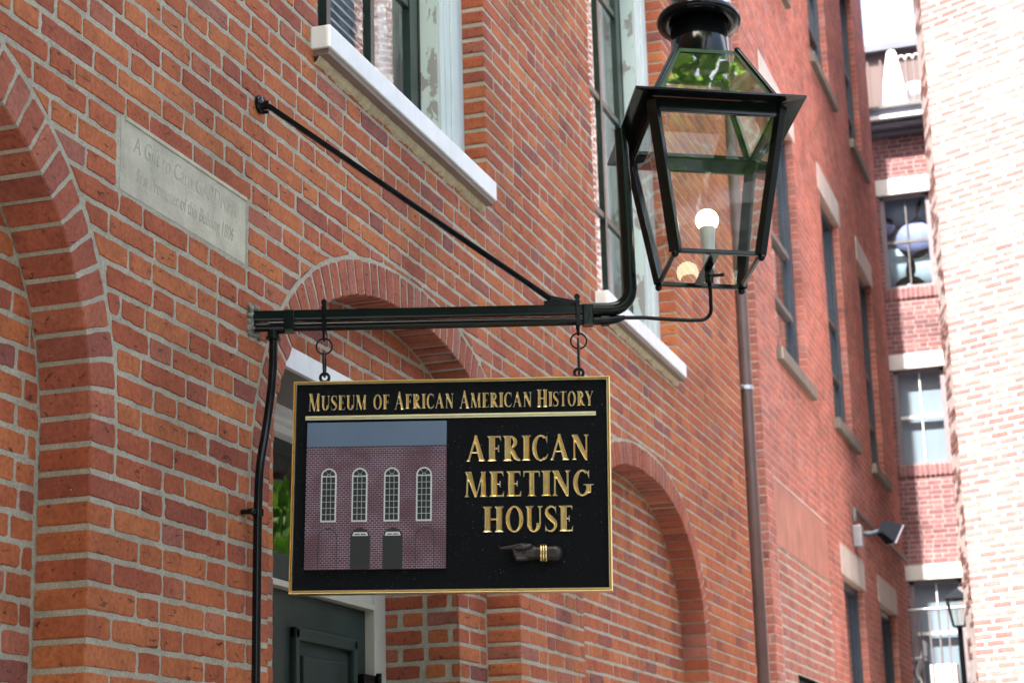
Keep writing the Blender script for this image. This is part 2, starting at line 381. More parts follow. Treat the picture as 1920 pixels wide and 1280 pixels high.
def brick_mesh(mb, fr, po, depth=.012, proud=0., lod=0, tone=.5, r=rnd, side_edge=1.0):
    """one brick: outline po in frame coordinates, extruded back by depth, arrises worn round"""
    n = len(po)
    if lod >= 2:
        ins = .003; cx = sum(p[0] for p in po) / n; cy = sum(p[1] for p in po) / n
        j = [(p[0] + r.uniform(-.0012, .0012), p[1] + r.uniform(-.0012, .0012)) for p in po]
        vs = [fr.p(*p, -depth) for p in j] + [fr.p(*p, proud - ins) for p in j]
        inn = [(p[0] + math.copysign(min(ins, abs(cx - p[0]) * .3), cx - p[0]), p[1] + math.copysign(min(ins, abs(cy - p[1]) * .3), cy - p[1])) for p in j]
        vs += [fr.p(*p, proud) for p in inn]
        fs = [(i, (i + 1) % n, n + (i + 1) % n, n + i) for i in range(n)] + [(n + i, n + (i + 1) % n, 2 * n + (i + 1) % n, 2 * n + i) for i in range(n)] + [tuple(range(2 * n, 3 * n))]
        mb.add(vs, fs, tone, [0.] * n + [.5] * n + [.15] * n); return
    step = .026 if lod == 0 else .05
    pts = []
    rad = .012
    for i in range(n):
        a, c, d = V(po[i - 1]), V(po[i]), V(po[(i + 1) % n])
        l0, l1 = (c - a).length, (d - c).length
        r0 = min(rad, l0 * .3) * r.uniform(.5, 1.2); r1 = min(rad, l1 * .3) * r.uniform(.5, 1.2)
        p0 = c + (a - c) / max(l0, 1e-6) * r0; p1 = c + (d - c) / max(l1, 1e-6) * r1
        pts.append(p0); pts.append((p0 + p1) / 2 * .5 + c * .5); pts.append(p1)
        L = l1 - r1 - min(rad, l1 * .3); k = int(L / step)
        for q in range(1, k + 1):
            pts.append(p1 + (d - c) / l1 * (L * q / (k + 1)))
    m = len(pts); amp = (.0024 if lod == 0 else .0016) * (.55 if side_edge < .5 else 1)
    c = sum(pts, V((0, 0))) / m
    ph = r.uniform(0, 6.28); o1 = []
    for i, p in enumerate(pts):
        e = (p - c); L = max(e.length, 1e-5)
        o1.append(p + e / L * (r.uniform(-amp, amp) + .0012 * math.sin(ph + i * .9)))
    bev = .0034
    o2 = []
    for i, p in enumerate(o1):
        t = (o1[(i + 1) % m] - o1[i - 1]); t = t.normalized() if t.length > 0 else V((1, 0)); nn = V((-t.y, t.x))
        o2.append(p + nn * bev * r.uniform(.6, 1.5))
    tx, ty = r.uniform(-.008, .008), r.uniform(-.02, .02)
    P = lambda q, h: fr.p(q.x, q.y, h + (q.x - c.x) * tx + (q.y - c.y) * ty)
    vs = [fr.p(q.x, q.y, -depth) for q in o1] + [P(q, proud - .0055) for q in o1] + [P(q, proud - .0008) for q in o2]
    fs = [(i, (i + 1) % m, m + (i + 1) % m, m + i) for i in range(m)] + [(m + i, m + (i + 1) % m, 2 * m + (i + 1) % m, 2 * m + i) for i in range(m)] + [tuple(range(2 * m, 3 * m))]
    mb.add(vs, fs, tone, [side_edge * .5] * m + [side_edge] * m + [.25] * m, smooth=False)
class Field:
    """collects bricks, then links the largest in view one by one and joins the rest"""
    def __init__(s): s.b = []
    def lay(s, fr, b0, b1, course, jh, jv, stretch, head, segs, clips=(), bond='flemish', proud=.0, pj=.0015, lodf=None, tonef=None, tag_='', zoff=0):
        k0 = math.floor((b0 - zoff) / course); k = k0
        while zoff + k * course < b1:
            z0 = max(zoff + k * course + jh / 2, b0); z1 = min(zoff + (k + 1) * course - jh / 2, b1)
            if z1 - z0 > .012:
                for (a0, a1, dl, dr) in segs((z0 + z1) / 2):
                    unit = [stretch, head] if bond == 'flemish' else [stretch]
                    per = sum(unit) + jv * len(unit)
                    if dl is not None:     # start flush at a jamb
                        a = a0; seq = k % 2; first = True
                    else:
                        shift = (per / 2 if k % 2 else 0) + rnd.uniform(-.01, .01)
                        a = math.floor((a0 - shift) / per) * per + shift; seq = 0; first = False
                    while a < a1 - .012:
                        L = unit[seq % len(unit)]
                        if first and bond != 'flemish' and k % 2: L = stretch / 2
                        L *= 1 + rnd.uniform(-.035, .035); first = False
                        x0 = max(a, a0); x1 = min(a + L, a1)
                        if a1 - x1 < .045: x1 = a1
                        if x1 - x0 > .018:
                            po = [(x0, z0), (x1, z0), (x1, z1), (x0, z1)]
                            for F in clips:
                                if po: po = clip(po, F)
                            if len(po) > 2 and area(po) > .0007:
                                dep = .012; sl = 1.
                                if dl and x0 < a0 + .001: dep = dl; sl = .25
                                if dr and x1 > a1 - .001: dep = dr; sl = .25
                                s.put(fr, po, dep, proud + rnd.uniform(-pj, pj), None if tonef is None else tonef(), sl, lodf)
                        a = x1 + jv * rnd.uniform(.8, 1.25); seq += 1
            k += 1
    def put(s, fr, po, dep, proud, tone, sl, lodf=None):
        cx = sum(p[0] for p in po) / len(po); cy = sum(p[1] for p in po) / len(po); P = fr.p(cx, cy)
        u, v_, z = pix(P); d = P - CAM
        pa = area(po) * abs(fr.N.dot(d.normalized())) / d.length ** 2 if (-30 < u < 1950 and -30 < v_ < 1310 and z > 0) else 0
        lod = lodf(P) if lodf else 2
        s.b.append((pa, fr, po, dep, proud, rnd.random() if tone is None else tone, sl, lod))
    def build(s, parent, mat, name='brick', rest='brickwork', cap=300):
        s.b.sort(key=lambda x: -x[0]); mb = MB(); nrest = 0
        for i, (pa, fr, po, dep, pr, tone, sl, lod) in enumerate(s.b):
            r = random.Random(i * 7 + 3)
            if i < cap and pa > 0:
                x = MB(); brick_mesh(x, fr, po, dep, pr, lod, tone, r, sl); x.build(name, mat, parent)
            else: brick_mesh(mb, fr, po, dep, pr, lod, tone, r, sl); nrest += 1
        if nrest: tag(mb.build(rest, mat, parent), kind='stuff')
def near_lod(P):
    if not seen(P, 120): return 2
    d = (P - CAM).length
    return 0 if d < 8.0 else (1 if d < 11.5 else 2)

# superellipse arches ------------------------------------------------
class Arch:
    def __init__(s, c, hs, zs=2.599, rise=.916, n=2.3): s.c, s.hs, s.zs, s.rise, s.n = c, hs, zs, rise, n
    def z(s, y, e=0.):
        t = min(1., abs(y - s.c) / (s.hs + e)); return s.zs + (s.rise + e) * (1 - t ** s.n) ** (1 / s.n)
    def out(s, e):      # >0 outside the curve widened by e
        return lambda y, z: (abs(y - s.c) - s.hs + .0005) if z < s.zs else (abs(y - s.c) / (s.hs + e)) ** s.n + ((z - s.zs) / (s.rise + e)) ** s.n - 1
    def pts(s, k=240):
        o = []
        for i in range(k + 1):
            t = math.pi * i / k; cc, ss = math.cos(t), math.sin(t)
            o.append(V((s.c - math.copysign(abs(cc) ** (2 / s.n), cc) * s.hs, s.zs + ss ** (2 / s.n) * s.rise)))
        return o
ARCH = [Arch(3.03, 1.26), Arch(6.627, 1.261), Arch(10.262, 1.369)]
REC = .15; RING = .127; CR = .0716
WIN = [(5.75, 7.59, 4.30, 7.25), (9.39, 11.22, 4.30, 7.25)]
YEND = 13.2; YST = 1.0; ZTOP = 9.6; ZBOT = .0

bld = empty('brick_building', (0, 0, 0), 'near red brick building with arched recesses, white sills and a carved stone tablet', 'building')
mainF = Frame((0, 0, 0), (0, 1, 0)); recF = Frame((-REC, 0, 0), (0, 1, 0))
# mortar bed of the wall, sliced so that openings are cut cleanly
mb = MB()
def slab(mb, x, holes, y0, y1, z0, z1, step=.04):
    ys = {round(y0, 4), round(y1, 4)}
    for h in holes: ys |= {round(min(max(q, y0), y1), 4) for q in h['ys']}
    ys = sorted(ys)
    for ya, yb in zip(ys[:-1], ys[1:]):
        if yb - ya < 1e-4: continue
        ym = (ya + yb) / 2; cuts = []
        for h in holes:
            if h['y0'] < ym < h['y1']: cuts.append((h['lo'], h['hi']))
        cuts.sort(key=lambda c: c[0](ym)); la, lb = z0, z0
        for lo, hi in cuts:
            a, b_ = lo(ya), lo(yb)
            if a > la + 1e-4 or b_ > lb + 1e-4: mb.quad((x, ya, la), (x, yb, lb), (x, yb, b_), (x, ya, a))
            la, lb = hi(ya), hi(yb)
        mb.quad((x, ya, la), (x, yb, lb), (x, yb, z1), (x, ya, z1))
def arch_hole(A, e, z0=ZBOT):
    y0, y1 = A.c - A.hs - e, A.c + A.hs + e
    return dict(y0=y0, y1=y1, ys=[y0 + (y1 - y0) * (.5 - .5 * math.cos(math.pi * i / 60)) for i in range(61)], lo=lambda y: z0, hi=lambda y, A=A: A.z(y, e))
def rect_hole(y0, y1, z0, z1): return dict(y0=y0, y1=y1, ys=[y0, y1], lo=lambda y: z0, hi=lambda y: z1)
MX = -.0035
slab(mb, MX, [arch_hole(A, .006) for A in ARCH] + [rect_hole(a - .004, b_ + .004, c, d) for a, b_, c, d in WIN], YST, YEND, ZBOT, ZTOP)
for A in ARCH:     # jamb and soffit beds of the recesses
    e = .005; pp = [(p.x, p.y) for p in Arch(A.c, A.hs + e, A.zs, A.rise + e).pts(80)]
    pp = [(A.c - A.hs - e, ZBOT)] + pp + [(A.c + A.hs + e, ZBOT)]
    for p, q in zip(pp[:-1], pp[1:]): mb.quad((MX, *p), (-REC - .02, *p), (-REC - .02, *q), (MX, *q))
for a, b_, c, d in WIN:
    for y in (a - .004, b_ + .004): mb.quad((MX, y, c), (-.12, y, c), (-.12, y, d), (MX, y, d))
    mb.quad((MX, a, d), (-.12, a, d), (-.12, b_, d), (MX, b_, d))
mb.quad((MX, YEND, ZBOT), (-.6, YEND, ZBOT), (-.6, YEND, ZTOP), (MX, YEND, ZTOP))
mb.quad((MX, YST, ZTOP), (MX, YEND, ZTOP), (-6, YEND, ZTOP), (-6, YST, ZTOP))
mb.quad((-6, YST, ZBOT), (-6, YEND, ZBOT), (-6, YEND, ZTOP), (-6, YST, ZTOP))
mb.quad((MX, YST, ZBOT), (-6, YST, ZBOT), (-6, YST, ZTOP), (MX, YST, ZTOP))
mb.quad((-.6, YEND, ZBOT), (-6, YEND, ZBOT), (-6, YEND, ZTOP), (-.6, YEND, ZTOP))
mb.build('wall', M['mortar'], bld)
mb = MB()
DOOR = (5.72, 7.532, 0., 3.19)      # opening in the middle recess
for i, A in enumerate(ARCH):
    slab(mb, -REC - .0035, [rect_hole(*DOOR)] if i == 1 else [], A.c - A.hs - .14, A.c + A.hs + .14, ZBOT, 3.62)
y = DOOR[1] + .004; mb.quad((-REC - .003, y, 0), (-.62, y, 0), (-.62, y, 3.19), (-REC - .003, y, 3.19))
y = DOOR[0] - .004; mb.quad((-REC - .003, y, 0), (-.62, y, 0), (-.62, y, 3.19), (-REC - .003, y, 3.19))
mb.build('recessed_wall', M['mortar'], bld)

F = Field(); FA = Field()
TAB = (4.408, 5.188, 3.320, 3.534)
def segs_main(z):
    cuts = []
    for A in ARCH:
        if z < A.zs: cuts.append((A.c - A.hs, A.c + A.hs, REC))
    for a, b_, c, d in WIN:
        if c - .09 < z < d:
            cuts.append((a, b_, .11) if z > c else (a - .05, b_ - .06, 0))
    if TAB[2] < z < TAB[3]: cuts.append((TAB[0] - .012, TAB[1] + .012, 0))
    cuts.sort(); out = []; a = YST; dl = None
    for c0, c1, dp in cuts:
        out.append((a, c0 - (.011 if dp == 0 else 0), dl, dp or None)); a = c1 + (.011 if dp == 0 else 0); dl = dp or 0
    out.append((a, YEND, dl, .25)); return out
F.lay(mainF, .9, ZTOP, CR, .0128, .0100, .254, .122, segs_main, [A.out(RING + .012) for A in ARCH], lodf=near_lod, zoff=.0214)
for i, A in enumerate(ARCH):
    def segs_rec(z, A=A, i=i):
        a, b_ = A.c - A.hs - .05, A.c + A.hs - .014
        if z > A.zs: b_ += .08
        if i == 1 and z < DOOR[3] : return [(a, DOOR[0], None, .3), (DOOR[1], b_, .012, None)]
        return [(a, b_, None, None)]
    F.lay(recF, .9, 3.6, CR, .0128, .0100, .254, .122, segs_rec, [(lambda y, z, A=A: -A.out(-.006)(y, z) if z > A.zs else 1.)], lodf=near_lod, zoff=.02 * (i - 1))
# brick reveal of the doorway (faces down the alley towards the camera)
revF = Frame((0, DOOR[1], 0), (1, 0, 0))
F.lay(revF, .9, 3.19, CR, .016, .02, .19, .092, lambda z: [(-.62, -REC - .001, .012, None)], lodf=near_lod)
# arch rings
for A in ARCH:
    P = A.pts(600); L = [0]
    for p, q in zip(P[:-1], P[1:]): L.append(L[-1] + (q - p).length)
    n = round(L[-1] / .0715); 
    def at(s_):
        k = min(np.searchsorted(L, s_), len(P) - 1); k = max(k, 1)
        p = P[k - 1].lerp(P[k], (s_ - L[k - 1]) / max(L[k] - L[k - 1], 1e-6)); k0, k1 = max(0, k - 8), min(len(P) - 1, k + 8)
        t = (P[k1] - P[k0]).normalized(); return p, V((-t.y, t.x))
    for j in range(n):
        s0, s1 = L[-1] * j / n + .0052, L[-1] * (j + 1) / n - .0052
        (p0, n0), (p1, n1) = at(s0), at(s1)
        if j == 0: n0 = V((-1, 0))
        if j == n - 1: n1 = V((1, 0))
        rg = RING + rnd.uniform(-.003, .003)
        po = [tuple(p0), tuple(p0 + n0 * rg), tuple(p1 + n1 * rg), tuple(p1)]
        po = po[::-1]
        FA.put(mainF, po, REC, rnd.uniform(-.001, .0015), None, .2, near_lod)
F.build(bld, M['brick']); FA.build(bld, M['arch'], 'arch_brick')

# stone tablet with carved lettering
def text_mesh(name, body, size, mat, parent, O, X, Y, shear=0, xs=1., ext=.0006, align='CENTER', font=None):
    c = bpy.data.curves.new(name, 'FONT'); c.body = body; c.size = size; c.extrude = ext; c.shear = shear; c.align_x = align; c.resolution_u = 3
    to = bpy.data.objects.new(name, c); COL.objects.link(to); bpy.context.view_layer.update()
    me = bpy.data.meshes.new_from_object(to.evaluated_get(bpy.context.evaluated_depsgraph_get())); bpy.data.objects.remove(to)
    X, Y = V(X).normalized(), V(Y).normalized(); Z = X.cross(Y)
    Mx = Matrix((X * xs, Y, Z)).transposed().to_4x4(); Mx.translation = V(O); me.transform(Mx)
    me.materials.clear(); me.materials.append(mat); ob = bpy.data.objects.new(name, me); return link(ob, parent)
mb = MB(); mb.box((-.03, TAB[0], TAB[2]), (-.002, TAB[1], TAB[3]), bev=.003)
mb.box((-.03, TAB[0] + .02, TAB[3] - .008), (.0025, TAB[1] + .004, TAB[3] + .004), bev=.002)
tb = mb.build('stone_tablet', M['stone'], bld); tb['label'] = 'pale rectangular stone tablet with worn carved lettering'
text_mesh('carved_lettering', 'A Gift to Cato GARDNER', .074, M['stonecut'], tb, (-.0016, 4.80, 3.452), (0, 1, 0), (0, 0, 1), .25, .80, .0004)
text_mesh('carved_lettering', 'first Promoter of this Building 1806', .062, M['stonecut'], tb, (-.0016, 4.80, 3.370), (0, 1, 0), (0, 0, 1), .2, .68, .0004)

# windows of the near building
def slats(mb, x, y0, y1, z0, z1, step=.042):
    z = z0
    while z < z1:
        mb.add([(x - .012, y0, z + .02), (x + .012, y0, z - .012), (x + .012, y1, z - .012), (x - .012, y1, z + .02),
                (x - .012, y0, z + .026), (x + .012, y0, z - .006), (x + .012, y1, z - .006), (x - .012, y1, z + .026)],
               [(0, 1, 2, 3), (7, 6, 5, 4), (1, 5, 6, 2), (0, 3, 7, 4)]); z += step
for wi, (ya, yb, za, zb) in enumerate(WIN):
    dy = yb - 7.59
    mb = MB(); mb.box((-.20, ya, za), (-.10, ya + .12, zb)); mb.box((-.135, yb - .10, za), (-.102, yb - .001, zb)); mb.box((-.135, yb - .18, za), (-.088, yb - .10, zb), bev=.006)
    mb.box((-.12, yb - .235, za), (-.098, yb - .18, zb), bev=.004); mb.box((-.135, yb - .285, za), (-.104, yb - .235, zb), bev=.004)
    mb.box((-.2, ya, zb - .2), (-.1, yb, zb))
    fr = mb.build('window_frame', M['pale'], bld)
    MB().box((-.30, yb - .289, za), (-.120, yb - .27, zb)).build('jamb', M['peel'], fr)
    MB().box((-.23, yb - .31, za), (-.195, yb - .2895, zb)).build('stop_bead', M['black'], fr)
    mb = MB(); zr = [za, za + .04, 5.06, 5.79, 6.50, zb - .15]
    for y0, y1 in ((5.95, 6.0), (6.285, 6.325), (6.735, 6.775), (7.185, 7.285)): mb.box((-.235, y0 + dy, za), (-.198, y1 + dy, zb - .1))
    for z in zr[2:]: mb.box((-.23, 5.95 + dy, z - .018), (-.203, 7.28 + dy, z + .018))
    mb.box((-.235, 5.95 + dy, za), (-.196, 7.285 + dy, za + .06))
    sa = mb.build('sash', M['sash'], bld)
    for yy0, yy1 in ((6.0, 6.285), (6.325, 6.735), (6.775, 7.185)):
        for z0, z1 in zip(zr[1:-1], zr[2:]):
            MB().quad((-.215, yy0 + dy, z0), (-.215, yy1 + dy, z0), (-.215, yy1 + dy, z1), (-.215, yy0 + dy, z1)).build('pane', M['wglass'], sa)
    mb = MB(); slats(mb, -.29, 6.35 + dy, 7.0 + dy, za + .1, zb - .2)
    for y0, y1 in ((7.0, 7.09), (6.28, 6.35)): mb.box((-.31, y0 + dy, za), (-.27, y1 + dy, zb - .2))
    for y0, y1 in ((7.11, 7.30),): mb.box((-.33, y0 + dy, za), (-.29, y1 + dy, zb - .2))
    mb.build('shutter', M['white' if wi else 'pale'], sa)
    mb = MB(); mb.box((-1.6, ya, za - .1), (-.34, yb, zb)); 
    mb.build('room_backing', M['dark'], bld)
    # sill with caulk bed beneath
    s0, s1 = ya - .05, yb - .075
    mb = MB(); mb.box((-.12, s0, 4.236), (.066, s1, 4.318), bev=.004); si = mb.build('sill', M['white'], bld)
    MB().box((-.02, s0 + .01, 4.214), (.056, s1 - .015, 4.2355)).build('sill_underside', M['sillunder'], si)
    mb = MB(); rr = random.Random(5 + wi); yy = s0 + .01; top = []; bot = []
    while yy < s1 + .0:
        top.append((yy, 4.2135)); bot.append((yy, 4.196 + rr.uniform(-.005, .005) + .004 * math.sin(yy * 23))); yy += .018
    k = len(top); vs = [(.022 + rr.uniform(-.0015, .0015), y, z) for y, z in top] + [(.012 + rr.uniform(-.0015, .0015), y, z) for y, z in bot] + [(-.01, y, z - .012) for y, z in bot]
    mb.add(vs, [(i, k + i, k + i + 1, i + 1) for i in range(k - 1)] + [(k + i, 2 * k + i, 2 * k + i + 1, k + i + 1) for i in range(k - 1)])
    mb.build('caulk_bed', M['sillcaulk'], si)

# entrance: cornice, frame, transom, doors
mb = MB()
mb.box((-.46, 5.58, 3.165), (-.06, 7.52, 3.20)); fasc = MB()
fasc.box((-.075, 5.585, 3.098), (-.055, 7.525, 3.172), bev=.003)
co = fasc.build('cornice', M['white'], bld)
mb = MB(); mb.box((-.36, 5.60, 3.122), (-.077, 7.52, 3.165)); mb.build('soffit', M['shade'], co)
mb = MB(); mb.box((-.50, 5.75, 3.105), (-.36, 7.52, 3.165), bev=.004); mb.box((-.50, 5.75, 3.085), (-.40, 7.52, 3.105), bev=.004); mb.box((-.50, 5.75, 3.055), (-.43, 7.52, 3.085), bev=.004); mb.build('moulding', M['white'], co)
mb = MB(); mb.box((-.54, 7.37, 0), (-.462, 7.42, 3.06), bev=.004); mb.box((-.56, 7.42, 0), (-.475, 7.528, 3.06), bev=.006); mb.box((-.54, 5.73, 0), (-.462, 5.85, 3.06))
mb.box((-.53, 5.8, 2.50), (-.462, 7.37, 2.524), bev=.003); mb.box((-.53, 7.0, 2.5245), (-.47, 7.38, 2.56))
df = mb.build('door_frame', M['cream'], bld)
mb = MB(); mb.box((-.53, 5.8, 2.53), (-.475, 7.38, 2.625), bev=.003); mb.box((-.53, 5.8, 3.01), (-.48, 7.38, 3.056)); mb.box((-.53, 7.28, 2.6), (-.48, 7.38, 3.05))
mb.build('transom_rail', M['door'], df)
MB().quad((-.505, 5.85, 2.62), (-.505, 7.3, 2.62), (-.505, 7.3, 3.02), (-.505, 5.85, 3.02)).build('transom_glass', M['wglass'], df)
for y0, y1, ys in ((6.47, 7.362, 1), (5.86, 6.445, 0)):
    mb = MB(); mb.box((-.545, y0, .05), (-.50, y1, 2.497), bev=.003)
    dr = mb.build('door', M['door'], bld)
    for z0, z1 in ((1.15, 2.37), (.25, 1.05)):
        mb = MB(); a, b_ = (y0 + .15, y1 - .14) if ys else (y0 + .10, y1 - .10)
        for (p, q) in (((a, z1 - .05), (b_, z1)), ((a, z0), (b_, z0 + .05)), ((a, z0), (a + .04, z1)), ((b_ - .04, z0), (b_, z1))):
            mb.box((-.505, p[0], p[1]), (-.474, q[0], q[1]), bev=.010)
        mb.box((-.505, a + .09, z0 + .10), (-.484, b_ - .09, z1 - .10), bev=.008)
        mb.build('door_panel', M['door'], dr)
mb = MB(); mb.box((-.5, 7.24, 2.13), (-.455, 7.40, 2.235), bev=.003); mb.tube([(-.452, 7.385, 2.12), (-.452, 7.385, 2.245)], .012); mb.build('hinge', M['black'], df)
MB().box((-2.0, 5.75, 0), (-1.2, 7.5, 3.1)).build('hall_backing', M['dark'], bld)

# ------------------------------------------------------------------ wall lamp bracket
AZ = R(19.267); root = V((0, 5.243, 3.157)); AD = V((math.cos(AZ), math.sin(AZ), 0))
def A_(s_, dz=0, side=0): return root + AD * s_ + V((0, 0, dz)) + V((-math.sin(AZ), math.cos(AZ), 0)) * side
br = empty('lamp_bracket', root, 'black iron wall bracket with two parallel bars and long diagonal brace', 'bracket')
def rel(mb, name, mat, parent, org):
    """geometry was written in world space; store it relative to the thing's origin"""
    if isinstance(parent, bpy.types.Object):
        Mi = parent.matrix_world.inverted() if parent.parent is None else Matrix.Translation(-org)
    mb.v = [tuple(Mi @ V(p)) for p in mb.v]; return mb.build(name, mat, parent)
bpy.context.view_layer.update()
def rpart(mb, name, mat, parent, top=None):
    T = (top or parent).matrix_world.inverted(); mb.v = [tuple(T @ V(p)) for p in mb.v]; return mb.build(name, mat, parent)
mb = MB(); mb.bar(A_(-.02, .0105), A_(1.12, .0105), .030, .034, bev=.007)
pts = [A_(1.05, .0105)]
for i in range(9):
    t = i / 8 * math.pi / 2; pts.append(A_(1.105 + .065 * math.sin(t), .0105 + .065 * (1 - math.cos(t))))
pts.append(A_(1.168, .35)); pts.append(A_(1.163, .60)); mb.tube(pts, .0215, 16)
rpart(mb, 'upper_bar', M['green'], br)
mb = MB(); mb.tube([A_(.0, -.024), A_(1.075, -.0245)], .0145, 16); rpart(mb, 'gas_pipe', M['black'], br)
mb = MB()
mb.bar(A_(.095, -.008), A_(.128, -.008), .046, .068, bev=.004); rpart(mb, 'collar', M['green'], br); mb = MB()
mb.tube([A_(.05, -.024), A_(.095, -.024)], .022, 16); mb.tube([A_(.062, -.03), A_(.062, -.062)], .0185, 16); mb.tube([A_(.062, -.055), A_(.062, -.064)], .023, 16)
rpart(mb, 'pipe_tee', M['black'], br); mb = MB()
mb.bar(A_(1.018, -.008), A_(1.052, -.008), .045, .066, bev=.004); rpart(mb, 'collar', M['green'], br); mb = MB()
mb.tube([A_(1.075, -.0245), A_(1.10, -.0245)], .019, 6); mb.tube([A_(1.10, -.0245), A_(1.125, -.022), A_(1.15, -.016)], [.015, .013, .007], 12)
rpart(mb, 'union_nut', M['black'], br)
b0 = V((.025, 5.278, 3.874)); b1 = A_(.925, .045); b2 = A_(1.0, .034)
mb = MB(); mb.bar(b0, b1, .020, .017, bev=.004); mb.bar(b1 - (b1 - b0).normalized() * .012, b2, .020, .013, bev=.003); mb.bar(A_(.9, .033), A_(.985, .033), .018, .016, bev=.003)
rpart(mb, 'brace', M['black'], br)
mb = MB(); mb.lathe([(.0, .012), (.026, .012), (.030, .004), (.030, -.004)], b0 - V((.022, 0, -.004)), (0, 1, 0), (0, 0, 1), (1, 0, 0), 20)
mb.tube([b0 - V((.012, 0, 0)), b0 + V((.012, .002, 0))], .015, 12); mb.tube([b0 + V((-.02, .006, -.022)), b0 + V((.004, .006, -.022))], .006, 8)
rpart(mb, 'wall_flange', M['black'], br)
mb = MB(); rr = random.Random(4)       # ragged mortar packing where the bars enter the wall
for i in range(60):
    mb.ball(V((rr.uniform(-.012, .006), 5.240 + rr.uniform(-.035, .05), 3.15 + rr.uniform(-.045, .055))), rr.uniform(.007, .015), 7, (rr.uniform(.6, 1), 1, rr.uniform(.6, 1)))
rpart(mb, 'mortar_packing', M['packing'], br)
# small supply tube from the bar end up to the lantern foot
tp = [A_(1.14, -.017), A_(1.21, -.018), A_(1.27, -.024), A_(1.35, -.030), A_(1.385, -.030)]
for i in range(1, 8):
    t = i / 7 * math.pi / 2; tp.append(A_(1.385 + .035 * math.sin(t), -.030 + .035 * (1 - math.cos(t))))
tp += [A_(1.421, .06), V((1.335, 5.712, 3.283))]
mb = MB(); mb.tube(tp, .0062, 10); rpart(mb, 'supply_tube', M['black'], br)

# black pipe running down the pier from the bracket
pp = empty('conduit_pipe', (.04, 5.2, 0), 'black pipe running down the brick pier from the bracket beside the doorway', 'pipe')
bpy.context.view_layer.update()
base = A_(.062, -.055)
ctrl = [base, V((.058, 5.263, 3.02)), V((.052, 5.262, 2.93)), V((.045, 5.245, 2.82)), V((.04, 5.215, 2.70)), V((.038, 5.205, 2.60)), V((.036, 5.203, 2.4)), V((.036, 5.195, 1.6)), V((.036, 5.19, 0.0))]
def smooth(c, k=6):
    out = []
    for i in range(len(c) - 1):
        p0, p1, p2, p3 = c[max(i - 1, 0)], c[i], c[i + 1], c[min(i + 2, len(c) - 1)]
        for j in range(k):
            t = j / k; out.append(.5 * ((2 * p1) + (p2 - p0) * t + (2 * p0 - 5 * p1 + 4 * p2 - p3) * t * t + (3 * p1 - p0 - 3 * p2 + p3) * t ** 3))
    return out + [c[-1]]
mb = MB(); mb.tube(smooth(ctrl), .0135, 16); rpart(mb, 'pipe', M['black'], pp)
mb = MB(); c = V((.037, 5.204, 2.548)); mb.tube([c - V((0, 0, .010)), c + V((0, 0, .010))], .0185, 16)
mb.tube([V((.0, 5.168, 2.548)), V((.032, 5.172, 2.548))], .008, 10); mb.bar(V((.028, 5.165, 2.548)), V((.030, 5.20, 2.548)), .012, .018, bev=.003); mb.ball(V((.036, 5.168, 2.548)), .011)
rpart(mb, 'clamp', M['black'], pp)

# ------------------------------------------------------------------ hanging sign
SO = V((0.11903705, 5.2846754, 2.9572)); SX = V((0.97054992, 0.23956813, -0.0252973)).normalized(); SZ = V((0.02456015, 0.00606237, 0.99967997)).normalized()
SY = SZ.cross(SX).normalized(); SM = Matrix((SX, SY, SZ)).transposed().to_4x4(); SM.translation = SO
sg = empty('hanging_sign', SO, 'black and gold sign reading Museum of African American History, African Meeting House, with painted building', 'sign', matrix=SM)
W_, H_ = .9661, .6488
MB().box((.004, .0, -H_ + .004), (W_ - .004, .034, -.004)).build('board', M['smalt'], sg)
mb = MB()      # gilt frame: cove between two beads, mitred round the board
def framering(prof):
    k = len(prof); vs = []; fs = []
    cs = [(0, 0, 1, -1), (W_, 0, -1, -1), (W_, -H_, -1, 1), (0, -H_, 1, 1)]
    for (x, z, sx, sz) in cs:
        for (t, yy) in prof: vs.append((x + sx * t, yy, z + sz * t))
    for i in range(4):
        j = (i + 1) % 4
        for q in range(k - 1): fs.append((i * k + q, j * k + q, j * k + q + 1, i * k + q + 1))
    return vs, fs
mb.add(*framering([(0, .036), (0, -.006), (.0012, -.0092), (.0030, -.0095), (.0042, -.005), (.0060, -.0035), (.0078, -.005), (.0088, -.0068), (.0100, -.0060), (.0106, .001)]))
mb.build('gilt_frame', M['golddeep'], sg)
mb = MB(); mb.add(*framering([(.0072, -.0060), (.0080, -.0085), (.0096, -.0085), (.0104, -.0050)])); mb.add(*framering([(0, -.0062), (.0008, -.0100), (.0020, -.0102), (.0026, -.0085)])); mb.build('gilt_bead', M['goldrim'], sg)
MB().box((.0, .0345, -H_), (W_, .038, .0)).build('backboard', M['black'], sg)
mb = MB(); mb.box((.040, -.0045, -.1105), (.921, 0, -.1075), bev=.001); mb.box((.040, -.0045, -.1200), (.921, 0, -.1165), bev=.001); mb.box((.040, -.002, -.1165), (.921, 0, -.1105))
mb.box((.038, -.0045, -.1200), (.0405, 0, -.1075)); mb.box((.9205, -.0045, -.1200), (.923, 0, -.1075)); mb.build('gilt_rule', M['goldrim'], sg)

